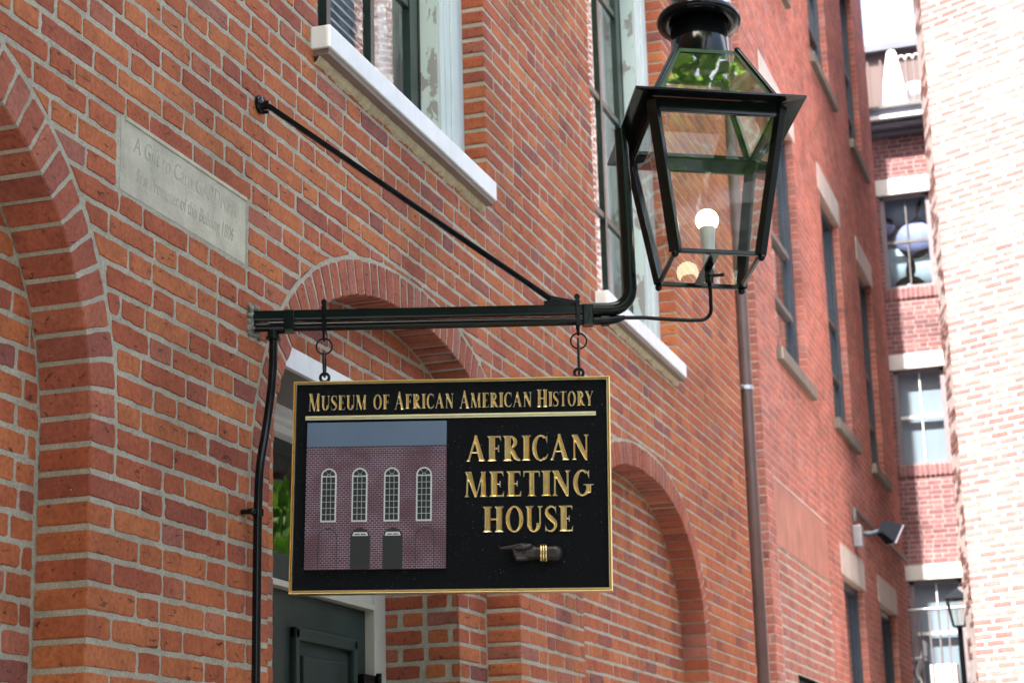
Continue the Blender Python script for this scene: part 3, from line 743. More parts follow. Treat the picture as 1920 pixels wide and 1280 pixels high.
# letters: drawn as strokes, rasterised, then raised as rim and V-groove
def ring(cx, cy, rx, ry, tx, ty, a0=0, a1=360, n=48):
    A0, A1 = R(a0), R(a1); o1 = [(cx + rx * math.cos(A0 + (A1 - A0) * i / n), cy + ry * math.sin(A0 + (A1 - A0) * i / n)) for i in range(n + 1)]
    o2 = [(cx + (rx - tx) * math.cos(A0 + (A1 - A0) * i / n), cy + (ry - ty) * math.sin(A0 + (A1 - A0) * i / n)) for i in range(n + 1)]
    return o1 + o2[::-1]
def sw(pts, ws):      # stroke with changing width
    L = []; Rr = []
    for i, p in enumerate(pts):
        a = V(pts[max(i - 1, 0)]); c = V(pts[min(i + 1, len(pts) - 1)]); t = (c - a).normalized(); nn = V((-t.y, t.x)) * ws[i] / 2
        L.append(tuple(V(p) + nn)); Rr.append(tuple(V(p) - nn))
    return L + Rr[::-1]
def foot(x0, x1, y=0, up=1, h=.055, o=.075): return [(x0 - o, y), (x1 + o, y), (x1 + o * .9, y + up * .018), (x1, y + up * h * 1.6), (x0, y + up * h * 1.6), (x0 - o * .9, y + up * .018)]
def stem(x0, x1): return [[(x0, 0), (x1, 0), (x1, 1), (x0, 1)], foot(x0, x1), foot(x0, x1, 1, -1)]
T_, h_ = .27, .085
def arm(x0, x1, y, up, drop=.17):     # horizontal hairline ending in a beak
    return [[(x0, y), (x1, y), (x1, y + up * .065), (x0, y + up * .065)], [(x1 - .075, y), (x1 + .02, y), (x1 + .035, y + up * drop), (x1 + .01, y + up * drop)]]
S_pts = [(.50, .80), (.44, .92), (.30, .975), (.15, .90), (.10, .76), (.17, .62), (.31, .50), (.44, .38), (.49, .24), (.42, .09), (.28, .02), (.12, .07), (.055, .21)]
S_w = [.05, .055, .075, .11, .15, .19, .215, .19, .15, .11, .075, .055, .05]
def dense(p, w_, k=5):
    o = smooth([V((a, b_, 0)) for a, b_ in p], k); ww = []
    for i in range(len(w_) - 1): ww += [w_[i] + (w_[i + 1] - w_[i]) * j / k for j in range(k)]
    return [(q.x, q.y) for q in o], ww + [w_[-1]]
G = {
 'A': (.86, [[(.06, 0), (.15, 0), (.46, .97), (.39, 1.04)], [(.36, 1.04), (.46, 1.04), (.80, 0), (.57, 0), (.345, .86)], [(.20, .32), (.62, .32), (.60, .38), (.22, .38)], foot(.07, .14, o=.06), foot(.58, .78, o=.06)]),
 'F': (.62, stem(.07, .07 + T_) + arm(.2, .56, 1, -1, .2) + [[(.2, .46), (.50, .46), (.50, .54), (.2, .54)], [(.45, .36), (.51, .36), (.51, .64), (.45, .64)]]),
 'E': (.64, stem(.07, .07 + T_) + arm(.2, .56, 1, -1, .2) + arm(.2, .58, 0, 1, .22) + [[(.2, .47), (.46, .47), (.46, .53), (.2, .53)], [(.42, .38), (.47, .38), (.47, .62), (.42, .62)]]),
 'R': (.74, stem(.07, .07 + T_) + [ring(.30, .745, .31, .255, .17, .065, -90, 90), [(.1, .935), (.31, .935), (.31, 1), (.1, 1)], [(.2, .49), (.31, .49), (.31, .55), (.2, .55)], sw(*dense([(.30, .52), (.42, .36), (.54, .14), (.74, .02)], [.12, .20, .19, .06]))]),
 'I': (.36, stem(.075, .075 + T_)),
 'C': (.74, [ring(.42, .5, .38, .52, .20, .07, 52, 308), [(.62, .86), (.68, 1.0), (.70, .99), (.70, .66), (.675, .66)], sw([(.56, .06), (.66, .13), (.72, .27)], [.10, .07, .03])]),
 'G': (.80, [ring(.42, .5, .38, .52, .20, .07, 52, 318), [(.62, .86), (.68, 1.0), (.70, .99), (.70, .68), (.675, .68)], [(.57, .06), (.57, .42), (.77, .42), (.77, .10)][::-1], [(.46, .40), (.88, .40), (.88, .45), (.46, .45)]]),
 'N': (.78, [[(.10, 0), (.19, 0), (.19, .96), (.10, .96)], [(.02, 1), (.29, 1), (.70, .14), (.70, -.02), (.60, -.02)], [(.62, 0), (.70, 0), (.70, 1), (.62, 1)], foot(.10, .19, o=.07), foot(.62, .70, 1, -1, o=.07)]),
 'M': (.96, [[(.07, 0), (.15, 0), (.19, .96), (.11, .96)], [(.03, 1), (.29, 1), (.52, .10), (.49, -.02), (.43, -.02)], [(.46, -.02), (.52, .02), (.80, 1), (.73, 1)], [(.68, 0), (.89, 0), (.87, 1), (.70, 1)], foot(.07, .15, o=.05), foot(.68, .89, o=.05), foot(.72, .86, 1, -1, o=.05)]),
 'T': (.66, [[(.23, 0), (.44, 0), (.44, 1), (.23, 1)], foot(.23, .44), [(.0, .935), (.67, .935), (.67, 1), (0, 1)], [(0, 1), (.06, 1), (.04, .78), (-.01, .76)], [(.67, 1), (.61, 1), (.63, .78), (.68, .76)]]),
 'H': (.90, stem(.06, .06 + T_) + stem(.57, .57 + T_) + [[(.2, .46), (.6, .46), (.6, .54), (.2, .54)]]),
 'O': (.82, [ring(.41, .5, .39, .52, .19, .07)]),
 'U': (.76, [[(.07, .32), (.28, .32), (.28, 1), (.07, 1)], ring(.375, .34, .305, .36, .20, .075, 180, 360), [(.60, .32), (.68, .32), (.68, 1), (.60, 1)], foot(.07, .28, 1, -1), foot(.60, .68, 1, -1)]),
 'S': (.58, [sw(*dense(S_pts, S_w)), [(.47, .99), (.51, .99), (.525, .70), (.495, .70)], [(.035, .30), (.06, .30), (.085, .0), (.04, .0)]]),
 'Y': (.72, [[(.02, 1), (.23, 1), (.47, .44), (.26, .44)], [(.62, 1), (.70, 1), (.44, .46), (.36, .46)], [(.26, 0), (.47, 0), (.47, .5), (.26, .5)], foot(.26, .47), foot(.03, .22, 1, -1, o=.05), foot(.62, .68, 1, -1, o=.05)]),
}
def inpoly(X, Y, po):
    ins = np.zeros(X.shape, bool); n = len(po)
    for i in range(n):
        x0, y0 = po[i - 1]; x1, y1 = po[i]
        if y0 == y1: continue
        ins ^= ((y0 > Y) != (y1 > Y)) & (X < (x1 - x0) * (Y - y0) / (y1 - y0) + x0)
    return ins
def letter(ch, x, z, wd, ht, parent, rim=.0016, grid=.0009, hi=.0036):
    gw, polys = G[ch]; sx = wd / gw; mg = .003
    xs = np.arange(-mg - .1 * sx, wd + mg + .12 * sx, grid); zs = np.arange(-.06 * ht - mg, 1.07 * ht + mg, grid)
    k = 2; fx = np.arange(xs[0], xs[-1] + grid, grid / k); fz = np.arange(zs[0], zs[-1] + grid, grid / k)
    FX, FZ = np.meshgrid(fx, fz); ins = np.zeros(FX.shape, bool)
    for po in polys: ins |= inpoly(FX / sx, FZ / ht, po)
    bd = np.zeros_like(ins); bd[:, 1:] |= ins[:, 1:] != ins[:, :-1]; bd[1:, :] |= ins[1:, :] != ins[:-1, :]
    bp = np.stack([FX[bd], FZ[bd]], 1) - grid / k / 2
    GX, GZ = np.meshgrid(xs, zs); gi = np.zeros(GX.shape, bool)
    for po in polys: gi |= inpoly(GX / sx, GZ / ht, po)
    q = np.stack([GX.ravel(), GZ.ravel()], 1)
    d2 = ((q[:, None, :] - bp[None]) ** 2).sum(2) if len(bp) * len(q) < 4e7 else np.concatenate([((c_[:, None, :] - bp[None]) ** 2).sum(2) for c_ in np.array_split(q, 12)])
    ix = d2.argmin(1); d = np.sqrt(d2.min(1)).reshape(GX.shape); near = bp[ix].reshape(*GX.shape, 2)
    hgt = np.where(d < rim * .45, hi * d / (rim * .45), np.where(d < rim, hi, hi - (d - rim) * 1.15)); hgt = np.maximum(hgt, .0004)
    X = np.where(gi, GX, near[..., 0]); Z = np.where(gi, GZ, near[..., 1]); hgt = np.where(gi, hgt, 0.)
    cell = gi[:-1, :-1] | gi[1:, :-1] | gi[:-1, 1:] | gi[1:, 1:]
    nx = GX.shape[1]; idx = np.arange(GX.size).reshape(GX.shape)
    f = np.stack([idx[:-1, :-1][cell], idx[:-1, 1:][cell], idx[1:, 1:][cell], idx[1:, :-1][cell]], 1)
    used = np.unique(f); mp = -np.ones(GX.size, int); mp[used] = np.arange(len(used))
    co = np.stack([x + X.ravel()[used], -hgt.ravel()[used] - .0002, z + Z.ravel()[used]], 1)
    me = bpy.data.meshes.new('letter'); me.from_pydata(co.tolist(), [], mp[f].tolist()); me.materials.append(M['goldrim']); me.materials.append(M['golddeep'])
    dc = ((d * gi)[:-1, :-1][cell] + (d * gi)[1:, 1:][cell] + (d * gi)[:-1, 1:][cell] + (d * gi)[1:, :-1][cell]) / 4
    me.polygons.foreach_set('material_index', (dc > rim * 1.05).astype(np.int32).tolist())  # paler rim faces: the bevel's bright reflection is put into the colour
    ob = bpy.data.objects.new('letter', me); return link(ob, parent)
def word(txt, x0, x1, z, ht, parent, cap=1.0, gap=.085, **kw):
    hs = [cap if i == 0 else 1. for i in range(len(txt))]
    tot = sum(G[c][0] * (1.08 if (i == 0 and cap > 1) else 1) for i, c in enumerate(txt)) + gap * (len(txt) - 1)
    sc = (x1 - x0) / tot; x = x0
    for i, c in enumerate(txt):
        wd = G[c][0] * sc * (1.08 if (i == 0 and cap > 1) else 1)
        letter(c, x, z - (.002 if i == 0 and cap > 1 else 0), wd, ht * hs[i], parent, **kw); x += wd + gap * sc
U_ = lambda px: .043 + (px - 577) / 536 * .874
for t_, a, b_ in (('MUSEUM', 579, 689), ('OF', 701, 732), ('AFRICAN', 741, 852), ('AMERICAN', 863, 998), ('HISTORY', 1008, 1112)):
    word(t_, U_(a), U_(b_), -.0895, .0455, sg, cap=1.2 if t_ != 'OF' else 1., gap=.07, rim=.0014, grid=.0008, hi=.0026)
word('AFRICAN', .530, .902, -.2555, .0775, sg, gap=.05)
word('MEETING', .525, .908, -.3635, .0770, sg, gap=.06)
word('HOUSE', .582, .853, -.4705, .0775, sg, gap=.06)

# painted relief of the meeting house
px0, px1, pz0, pz1 = .0465, .4715, -.5775, -.1305
pc = MB().box((px0, -.012, pz0), (px1, 0, -.2075)).build('picture_panel', M['picbrick'], sg)
MB().box((px0, -.0125, -.2055), (px1, 0, pz1)).build('painted_roof', M['picsky'], pc)
MB().box((px0, -.0128, -.2075), (px1, 0, -.2055)).build('painted_eaves', M['picdoor'], pc)
MB().box((px0, -.0124, -.2285), (px1, -.012, -.2265)).build('painted_band', M['picdark'], pc)
def archpoly(x0, x1, z0, z1, n=14):
    r_ = (x1 - x0) / 2; c = (x0 + x1) / 2
    return [(x0, z0), (x1, z0)] + [(c + r_ * math.cos(math.pi * i / n), z1 - r_ + r_ * math.sin(math.pi * i / n)) for i in range(n + 1)]
def plate(mb, po, y, th=.0006, mi=0):
    n = len(po); vs = [(a, y, b_) for a, b_ in po] + [(a, y + th, b_) for a, b_ in po]
    mb.add(vs, [tuple(range(n))] + [(i, n + i, n + (i + 1) % n, (i + 1) % n) for i in range(n)], mi=mi)
def hoop(mb, x0, x1, z0, z1, t, y):
    o = archpoly(x0, x1, z0, z1)[1:]; c = (x0 + x1) / 2; zc = z1 - (x1 - x0) / 2
    o = [(x1, z0)] + o[1:] + [(x0, z0)]
    i_ = []
    for (a, b_) in o:
        if b_ > zc: l = math.hypot(a - c, b_ - zc); i_.append((a - (a - c) / l * t, b_ - (b_ - zc) / l * t))
        else: i_.append((a - math.copysign(t, a - c), b_))
    k = len(o); mb.add([(a, y, b_) for a, b_ in o] + [(a, y, b_) for a, b_ in i_], [(i, k + i, k + i + 1, i + 1) for i in range(k - 1)])
for x0 in (.092, .186, .2835, .381):
    x1 = x0 + .0475; z0, z1 = -.435, -.2715
    mb = MB(); plate(mb, archpoly(x0, x1, z0, z1), -.0126); wn = mb.build('painted_window', M['picwhite'], pc)
    mb = MB(); t = .0045; iw = (x1 - x0 - 2 * t - 2 * .0015) / 3; zz = z0 + .005; rows = 7; rh = (z1 - (x1 - x0) / 2 - .002 - zz) / rows
    for r_ in range(rows):
        for c_ in range(3):
            a = x0 + t + c_ * (iw + .0015); plate(mb, [(a, zz + r_ * rh), (a + iw, zz + r_ * rh), (a + iw, zz + (r_ + 1) * rh - .0016), (a, zz + (r_ + 1) * rh - .0016)], -.0132)
    cx, cz, ro = (x0 + x1) / 2, z1 - (x1 - x0) / 2, (x1 - x0) / 2 - t
    for a0, a1 in ((4, 56), (60, 120), (124, 176)): plate(mb, ring(cx, cz, ro, ro, ro - .0065, ro - .0065, a0, a1, 8), -.0132)
    plate(mb, ring(cx, cz, .005, .005, .0045, .0045, 8, 172, 8), -.0132)
    mb.build('painted_pane', M['picdark'], wn)
for i, x0 in enumerate((.086, .184, .282, .379)):
    x1 = x0 + (.058 if i in (0, 3) else .0600)
    mb = MB()
    if i in (1, 2):
        plate(mb, archpoly(x0, x1, pz0 + .001, -.4535), -.0126, mi=0)
        plate(mb, [(x0 + .006, -.4775), (x1 - .006, -.4775), (x1 - .010, -.4665), (x0 + .010, -.4665)], -.0134, mi=1)
        plate(mb, [(x0 + .013, -.4745), (x0 + .029, -.4745), (x0 + .028, -.4715), (x0 + .014, -.4715)], -.0138, mi=0); plate(mb, [(x1 - .029, -.4745), (x1 - .013, -.4745), (x1 - .014, -.4715), (x1 - .028, -.4715)], -.0138, mi=0)
        mb.build('painted_door', [M['picdoor'], M['picwhite']], pc)
    else:
        hoop(mb, x0, x1, pz0 + .001, -.454, .0022, -.0126); mb.build('painted_blind_arch', M['picdark'], pc)

# carved hand pointing left, with bracelets
def capsule(bm, p, q, r0, r1, fl=1.0, n=10):
    p, q = V(p), V(q); k = 6
    for i in range(k + 1):
        t = i / k; c = p.lerp(q, t); r = r0 + (r1 - r0) * t
        res = bmesh.ops.create_icosphere(bm, subdivisions=2, radius=r)
        for v_ in res['verts']: v_.co = V((v_.co.x, v_.co.y * fl, v_.co.z)) + c
bm = bmesh.new(); hx = lambda x, z, y=-.012: (x, y, z)
capsule(bm, hx(.797, -.538), hx(.765, -.537), .0250, .0215, .8)
capsule(bm, hx(.765, -.537), hx(.745, -.536), .0215, .0190, .8)
capsule(bm, hx(.745, -.536), hx(.712, -.533), .0195, .0265, .65)
capsule(bm, hx(.712, -.530), hx(.694, -.528), .0260, .0200, .65)
capsule(bm, hx(.698, -.514, -.016), hx(.668, -.5185, -.016), .0085, .0068); capsule(bm, hx(.668, -.5185, -.016), hx(.650, -.5205, -.016), .0066, .0060); capsule(bm, hx(.650, -.5205, -.016), hx(.635, -.5215, -.016), .0058, .0045)
for k_, (zz, xo) in enumerate(((-.531, 0), (-.5435, .003), (-.5545, .009))):       # curled fingers
    capsule(bm, hx(.700 + xo, zz + .002, -.018), hx(.676 + xo, zz, -.026), .0085, .0072); capsule(bm, hx(.676 + xo, zz, -.026), hx(.672 + xo, zz - .001, -.018), .0070, .0064); capsule(bm, hx(.672 + xo, zz - .001, -.018), hx(.688 + xo, zz - .001, -.012), .0062, .0055)
capsule(bm, hx(.722, -.517, -.024), hx(.702, -.5225, -.031), .0095, .0075); capsule(bm, hx(.702, -.5225, -.031), hx(.684, -.5245, -.031), .0070, .0058)   # thumb
me = bpy.data.meshes.new('pointing_hand'); bm.to_mesh(me); bm.free()
ho = bpy.data.objects.new('pointing_hand', me); COL.objects.link(ho)
md = ho.modifiers.new('r', 'REMESH'); md.mode = 'VOXEL'; md.voxel_size = .0016; md2 = ho.modifiers.new('s', 'SMOOTH'); md2.iterations = 3; md2.factor = .5
bpy.context.view_layer.update(); me2 = bpy.data.meshes.new_from_object(ho.evaluated_get(bpy.context.evaluated_depsgraph_get())); bpy.data.objects.remove(ho)
me2.materials.clear(); me2.materials.append(M['skin']); me2.polygons.foreach_set('use_smooth', [True] * len(me2.polygons))
hand = link(bpy.data.objects.new('pointing_hand', me2), sg); hand['label'] = 'small dark carved hand pointing left with gold bracelets'
for xx in (.7555, .7630, .7705):
    mb = MB(); mb.tube([V((xx + (.001 if k % 2 else 0), -.012 - .0185 * math.cos(a), -.537 + .0245 * math.sin(a))) for k, a in enumerate([2 * math.pi * i / 28 for i in range(28)])], .0032, 8, closed=True)
    mb.build('bracelet', M['gold'], hand)

# chains the sign hangs from
def torus(mb, c, X, Y, R_, r_, n=24, sx=1, sy=1, a0=0, a1=360):
    c, X, Y = V(c), V(X), V(Y); full = abs(a1 - a0) >= 360
    pts = [c + X * math.cos(R(a0 + (a1 - a0) * i / n)) * R_ * sx + Y * math.sin(R(a0 + (a1 - a0) * i / n)) * R_ * sy for i in range(n if full else n + 1)]
    mb.tube(pts, r_, 8, closed=full)
Zv = V((0, 0, 1)); PD = V((-math.sin(AZ), math.cos(AZ), 0))
for i, s_ in enumerate((.2185, 1.0035)):
    lab = ('black iron hook and chain at the wall end of the bracket above the word Museum', 'black iron hook and chain at the lantern end of the bracket above the word History')[i]
    ch = empty('hanging_chain', A_(s_), lab, 'chain', 'chains holding up the sign'); bpy.context.view_layer.update()
    mb = MB(); mb.bar(A_(s_, .055, .0), A_(s_, .030, 0), .018, .012, up=AD); mb.tube([A_(s_, .030), A_(s_, .062)], .0055, 8); mb.tube([A_(s_, .048), A_(s_, .058)], .010, 6)
    for sd_ in (-1, 1):
        mb.bar(A_(s_, .034, .021 * sd_), A_(s_, -.045, .021 * sd_), .007, .012, up=AD)
        mb.tube([A_(s_, -.045, .021 * sd_), A_(s_, -.062, .012 * sd_), A_(s_, -.068, 0)], .0045, 8)
    mb.bar(A_(s_, .031, -.025), A_(s_, .031, .025), .014, .008); rpart(mb, 'hook_bolt', M['black'], ch)
    mb = MB(); torus(mb, A_(s_, -.0885), SX, Zv, .0245, .0028, 30); rpart(mb, 'ring', M['black'], ch)
    top = SO + SX * (.0945 if i == 0 else .8735); c2 = A_(s_, -.135); eye = V((top.x, top.y, top.z + .0125)); c2 = (A_(s_, -.111) + (eye + Zv * .008)) / 2 + SY * .0
    ln = ((A_(s_, -.111) - (eye + Zv * .008)).length + .008) / 2
    mb = MB(); torus(mb, c2, SY, Zv, ln, .0036, 26, .45, 1); rpart(mb, 'link', M['black'], ch)
    mb = MB(); torus(mb, eye, SX, Zv, .0135, .0048, 26); mb.tube([eye - Zv * .012, eye - Zv * .03], .0045, 8); rpart(mb, 'eye_bolt', M['black'], ch)

# ------------------------------------------------------------------ lantern
q = [1.3407, 5.7117, 0.4359, 3.2905, 0.2695, 0.4786, 0.1326, -0.118, 0.0406]
phi, HS, HH, SB, ta, tb_ = q[2], q[4], q[5], q[6], q[7], q[8]
D = V((math.cos(phi), math.sin(phi), 0)); Nn = V((-math.sin(phi), math.cos(phi), 0)); Uu = V((0, 0, 1))
U2 = Uu * math.cos(ta) - Nn * math.sin(ta); N2 = Nn * math.cos(ta) + Uu * math.sin(ta)
D2 = D * math.cos(tb_) - U2 * math.sin(tb_); U3 = U2 * math.cos(tb_) + D * math.sin(tb_)
LM = Matrix((D2, N2, U3)).transposed().to_4x4(); LM.translation = V((q[0], q[1], q[3]))
ln_ = empty('gas_lantern', LM.translation, 'large black glass street lantern with lit bulb, on the bracket right of the sign', 'lantern', matrix=LM)
BT = .205       # half width of the glass body under the eaves
def sq(h, z): return [V((-h, -h, z)), V((h, -h, z)), V((h, h, z)), V((-h, h, z))]
mb = MB()       # eaves: sloping skirt plate with a rolled lip
o1, i1 = sq(HS, HH), sq(.195, HH + .010)
for i in range(4):
    j = (i + 1) % 4; mb.quad(o1[i], o1[j], i1[j], i1[i]); mb.quad(o1[j] + V((0, 0, .007)), o1[i] + V((0, 0, .007)), i1[i] + V((0, 0, .012)), i1[j] + V((0, 0, .012)))
    mb.quad(o1[j], o1[i], o1[i] + V((0, 0, .007)), o1[j] + V((0, 0, .007)))
mb.build('eaves', M['black'], ln_)
bt, bb = sq(BT, HH), sq(SB, 0)
mb = MB()
for i in range(4):
    j = (i + 1) % 4; t = (bt[j] - bt[i]).normalized(); out = V((t.y, -t.x, 0))
    mb.bar(bt[i] - V((0, 0, .018)), bt[j] - V((0, 0, .018)), .012, .046, bev=.002)
mb.build('top_rail', M['green'], ln_)
mb = MB()
for i in range(4):
    j = (i + 1) % 4; mb.bar(bb[i], bb[j], .012, .014, bev=.002)
mb.bar(V((-.008, -SB, .0)), V((-.008, SB, .0)), .026, .008); mb.bar(V((-.02, SB - .02, -.004)), V((-.02, SB - .02, .018)), .006, .006)
for xx in (.035, .052, -.075, -.088): mb.bar(V((xx, SB, -.004)), V((xx, SB, .012)), .005, .005)
mb.tube([V((0, 0, -.005)), V((0, 0, -.05))], .014, 10); mb.tube([V((0, .0, -.022)), V((.045, -.01, -.02))], .006, 8)
mb.tube([V((.0, .02, -.016)), V((0, -.02, -.016))], .011, 10)
mb.build('bottom_rail', M['green'], ln_)
for i in range(4):
    mb = MB(); c = bt[i].normalized(); dv = V((math.copysign(1, bt[i].x), math.copysign(1, bt[i].y), 0)).normalized()
    mb.bar(bt[i], bb[i] - (bt[i] - bb[i]).normalized() * .004, .036, .022, up=dv, bev=.003); mb.build('corner_post', M['green'], ln_)
    MB().ball(bb[i] + V((0, 0, -.012)) + dv * .003, .0115, 14).build('knob', M['black'], ln_)
for i in range(4):
    j = (i + 1) % 4; MB().quad(bb[i], bb[j], bt[j], bt[i]).build('glass_pane', M['glass'], ln_)
RT0, RT1, RZ0, RZ1 = .200, .098, HH + .012, .725
ra, rb = sq(RT0, RZ0), sq(RT1, RZ1)
for i in range(4):
    j = (i + 1) % 4; MB().quad(ra[i], ra[j], rb[j], rb[i]).build('roof_pane', M['rglass'], ln_)
    dv = V((math.copysign(1, ra[i].x), math.copysign(1, ra[i].y), 0)).normalized()
    mb = MB(); e = (rb[i] - ra[i]).normalized()
    mb.tube([ra[i] + dv * .006, rb[i] + dv * .006 + e * .004], .0085, 10); mb.ball(rb[i] + dv * .006 + e * .006, .0105)
    mb.build('hip_bar', M['green'], ln_)
mb = MB()
for i in range(4):
    j = (i + 1) % 4; nrm = (ra[j] - ra[i]).cross(rb[i] - ra[i]).normalized(); e0 = (rb[i] - ra[i]).normalized(); e1 = (rb[j] - ra[j]).normalized()
    for (a, b_, wv) in ((rb[i], rb[j], -e0 * .020),): mb.add([a + nrm * .003, b_ + nrm * .003, b_ - e1 * .020 + nrm * .003, a + wv + nrm * .003], [(3, 2, 1, 0)])
    t = (ra[j] - ra[i]).normalized()
    mb.add([ra[i] + nrm * .003, ra[i] + t * .018 + nrm * .003, rb[i] + t * .016 + nrm * .003, rb[i] + nrm * .003], [(0, 1, 2, 3)])
    mb.add([ra[j] + nrm * .003, ra[j] - t * .018 + nrm * .003, rb[j] - t * .016 + nrm * .003, rb[j] + nrm * .003], [(3, 2, 1, 0)])
mb.build('roof_rail', plain('mid green paint', (.035, .075, .035), .35, 0, .2, 20, .1, 60), ln_)
mb = MB(); mb.lathe([(.0, .705), (.092, .705), (.094, .71), (.094, .89), (.0, .89)], n=48); mb.lathe([(.093, .71), (.091, .70), (.084, .70)], n=48)
mb.build('chimney', M['black'], ln_)
mb = MB(); mb.lathe([(.06, .895), (.10, .868), (.135, .874), (.139, .884), (.135, .897), (.105, .915), (.088, .925), (.088, .96), (.088, 1.0), (.10, 1.02), (.10, 1.05), (.06, 1.09), (.0, 1.10)], n=48)
mb.build('chimney_cap', M['black'], ln_)
mb = MB(); mb.tube([V((0, 0, .0)), V((0, 0, .045))], .019, 16); mb.tube([V((0, 0, .03)), V((0, 0, .075)), V((0, 0, .12)), V((0, 0, .14))], [.019, .021, .023, .026], 20); mb.build('lamp_socket', M['socket'], ln_)
mb = MB(); mb.ball(V((0, 0, .168)), .0365, 28); mb.build('bulb', M['bulb'], ln_)

# ------------------------------------------------------------------ brown downpipe at the end of the near building
dp = empty('downpipe', (.006, 13.34, 0), 'tall brown metal downpipe in the gap between the two brick buildings', 'downpipe')
mb = MB(); mb.tube([V((0, 0, 0)), V((0, 0, 9.4))], .056, 24); mb.build('pipe', M['copper'], dp)
for z in (4.62, 7.6, 1.6): mb = MB(); mb.tube([V((0, 0, z)), V((0, 0, z + .03))], .062, 24); mb.tube([V((0, 0, z + .015)), V((.0, -.12, z + .015))], .007, 8); mb.build('strap', M['zinc'], dp)

# ------------------------------------------------------------------ second brick building
X2 = .05; Y2A, Y2B, Z2T = 13.72, 22.3, 13.6
b2 = empty('apartment_building', (0, 0, 0), 'red brick apartment building with dark sash windows and pale stone lintels, beyond the downpipe', 'building')
W2 = [(14.6, 16.02, 5.22, 7.43), (17.5, 18.68, 5.22, 7.43), (20.02, 21.08, 5.22, 7.43),
      (14.6, 16.02, 8.84, 11.0), (17.55, 18.8, 8.84, 11.0), (20.15, 21.25, 8.84, 11.0), (17.3, 18.62, 1.6, 3.76), (19.77, 21.1, 1.6, 3.76)]
f2 = Frame((X2, 0, 0), (0, 1, 0)); inf = (14.02, 16.3, 2.68, 3.62); c2 = .0665
mb = MB(); slab(mb, X2 - .003, [rect_hole(*h) for h in W2] + [rect_hole(14.02, 16.56, 1.0, 4.10)], Y2A, Y2B, 0, Z2T)
for a, b_, c, d in W2:
    for y in (a - .003, b_ + .003): mb.quad((X2 - .003, y, c), (X2 - .2, y, c), (X2 - .2, y, d), (X2 - .003, y, d))
    mb.quad((X2 - .003, a, c), (X2 - .2, a, c), (X2 - .2, b_, c), (X2 - .003, b_, c)); mb.quad((X2 - .003, a, d), (X2 - .2, a, d), (X2 - .2, b_, d), (X2 - .003, b_, d))
mb.quad((X2 - .003, Y2A + .003, 0), (-6, Y2A + .003, 0), (-6, Y2A + .003, Z2T), (X2 - .003, Y2A + .003, Z2T))
mb.quad((X2 - .003, Y2B, 0), (-6, Y2B, 0), (-6, Y2B, Z2T), (X2 - .003, Y2B, Z2T)); mb.quad((X2 - .003, Y2A, Z2T), (-6, Y2A, Z2T), (-6, Y2B, Z2T), (X2 - .003, Y2B, Z2T))
mb.build('wall', M['mortar2'], b2)
F = Field()
def segs2(z):
    cuts = [(a, b_, .17) for a, b_, c, d in W2 if c < z < d]
    for a, b_, c, d in W2:
        if d < z < d + .27: cuts.append((a - .08, b_ + .12, 0))
        if c - .11 < z < c: cuts.append((a - .08, b_ + .17, 0))
    if 1.0 < z < 4.10: cuts.append((14.02, 16.56, 0))
    cuts.sort(); out = []; a = Y2A; dl = .012
    for c0, c1, dp_ in cuts: out.append((a, c0, dl, dp_ or None)); a = c1; dl = dp_ or 0
    out.append((a, Y2B, dl, None)); return out
F.lay(f2, 1.6, Z2T, c2, .009, .008, .195, .095, segs2, pj=.001)
side2 = Frame((0, Y2A, 0), (1, 0, 0))
F.lay(side2, 1.6, Z2T, c2, .012, .01, .195, .095, lambda z: [(-1.0, X2 - .001, .012, None)], pj=.001)
fin = Frame((X2 - .008, 0, 0), (0, 1, 0)); 
F2 = Field(); F2.lay(fin, 1.6, 3.60, .0795, .02, .016, .205, .1, lambda z: [(14.10, 16.54, .012, None)] if z > 2.72 else [(14.10, 14.62, .012, None)], pj=.003)
F.build(b2, M['brick2']); F2.build(b2, M['infill'], 'infill_brick', 'infill_brickwork')
mb = MB(); mb.quad((X2 - .0115, 14.02, 2.7), (X2 - .0115, 16.56, 2.7), (X2 - .0115, 16.56, 3.62), (X2 - .0115, 14.02, 3.62)); mb.quad((X2 - .0115, 14.02, 1), (X2 - .0115, 14.64, 1), (X2 - .0115, 14.64, 2.7), (X2 - .0115, 14.02, 2.7)); mb.quad((X2 - .0115, 16.3, 1), (X2 - .0115, 16.56, 1), (X2 - .0115, 16.56, 2.7), (X2 - .0115, 16.3, 2.7)); mb.build('infill_bed', M['mortar2b'], b2)
MB().box((X2 - .03, 14.03, 3.61), (X2 - .006, 16.56, 4.10), bev=.002).build('render_panel', M['patch'], b2)
MB().box((X2 - .5, 14.66, 1), (X2 - .10, 16.3, 2.7)).build('dark_recess', M['dark'], b2)
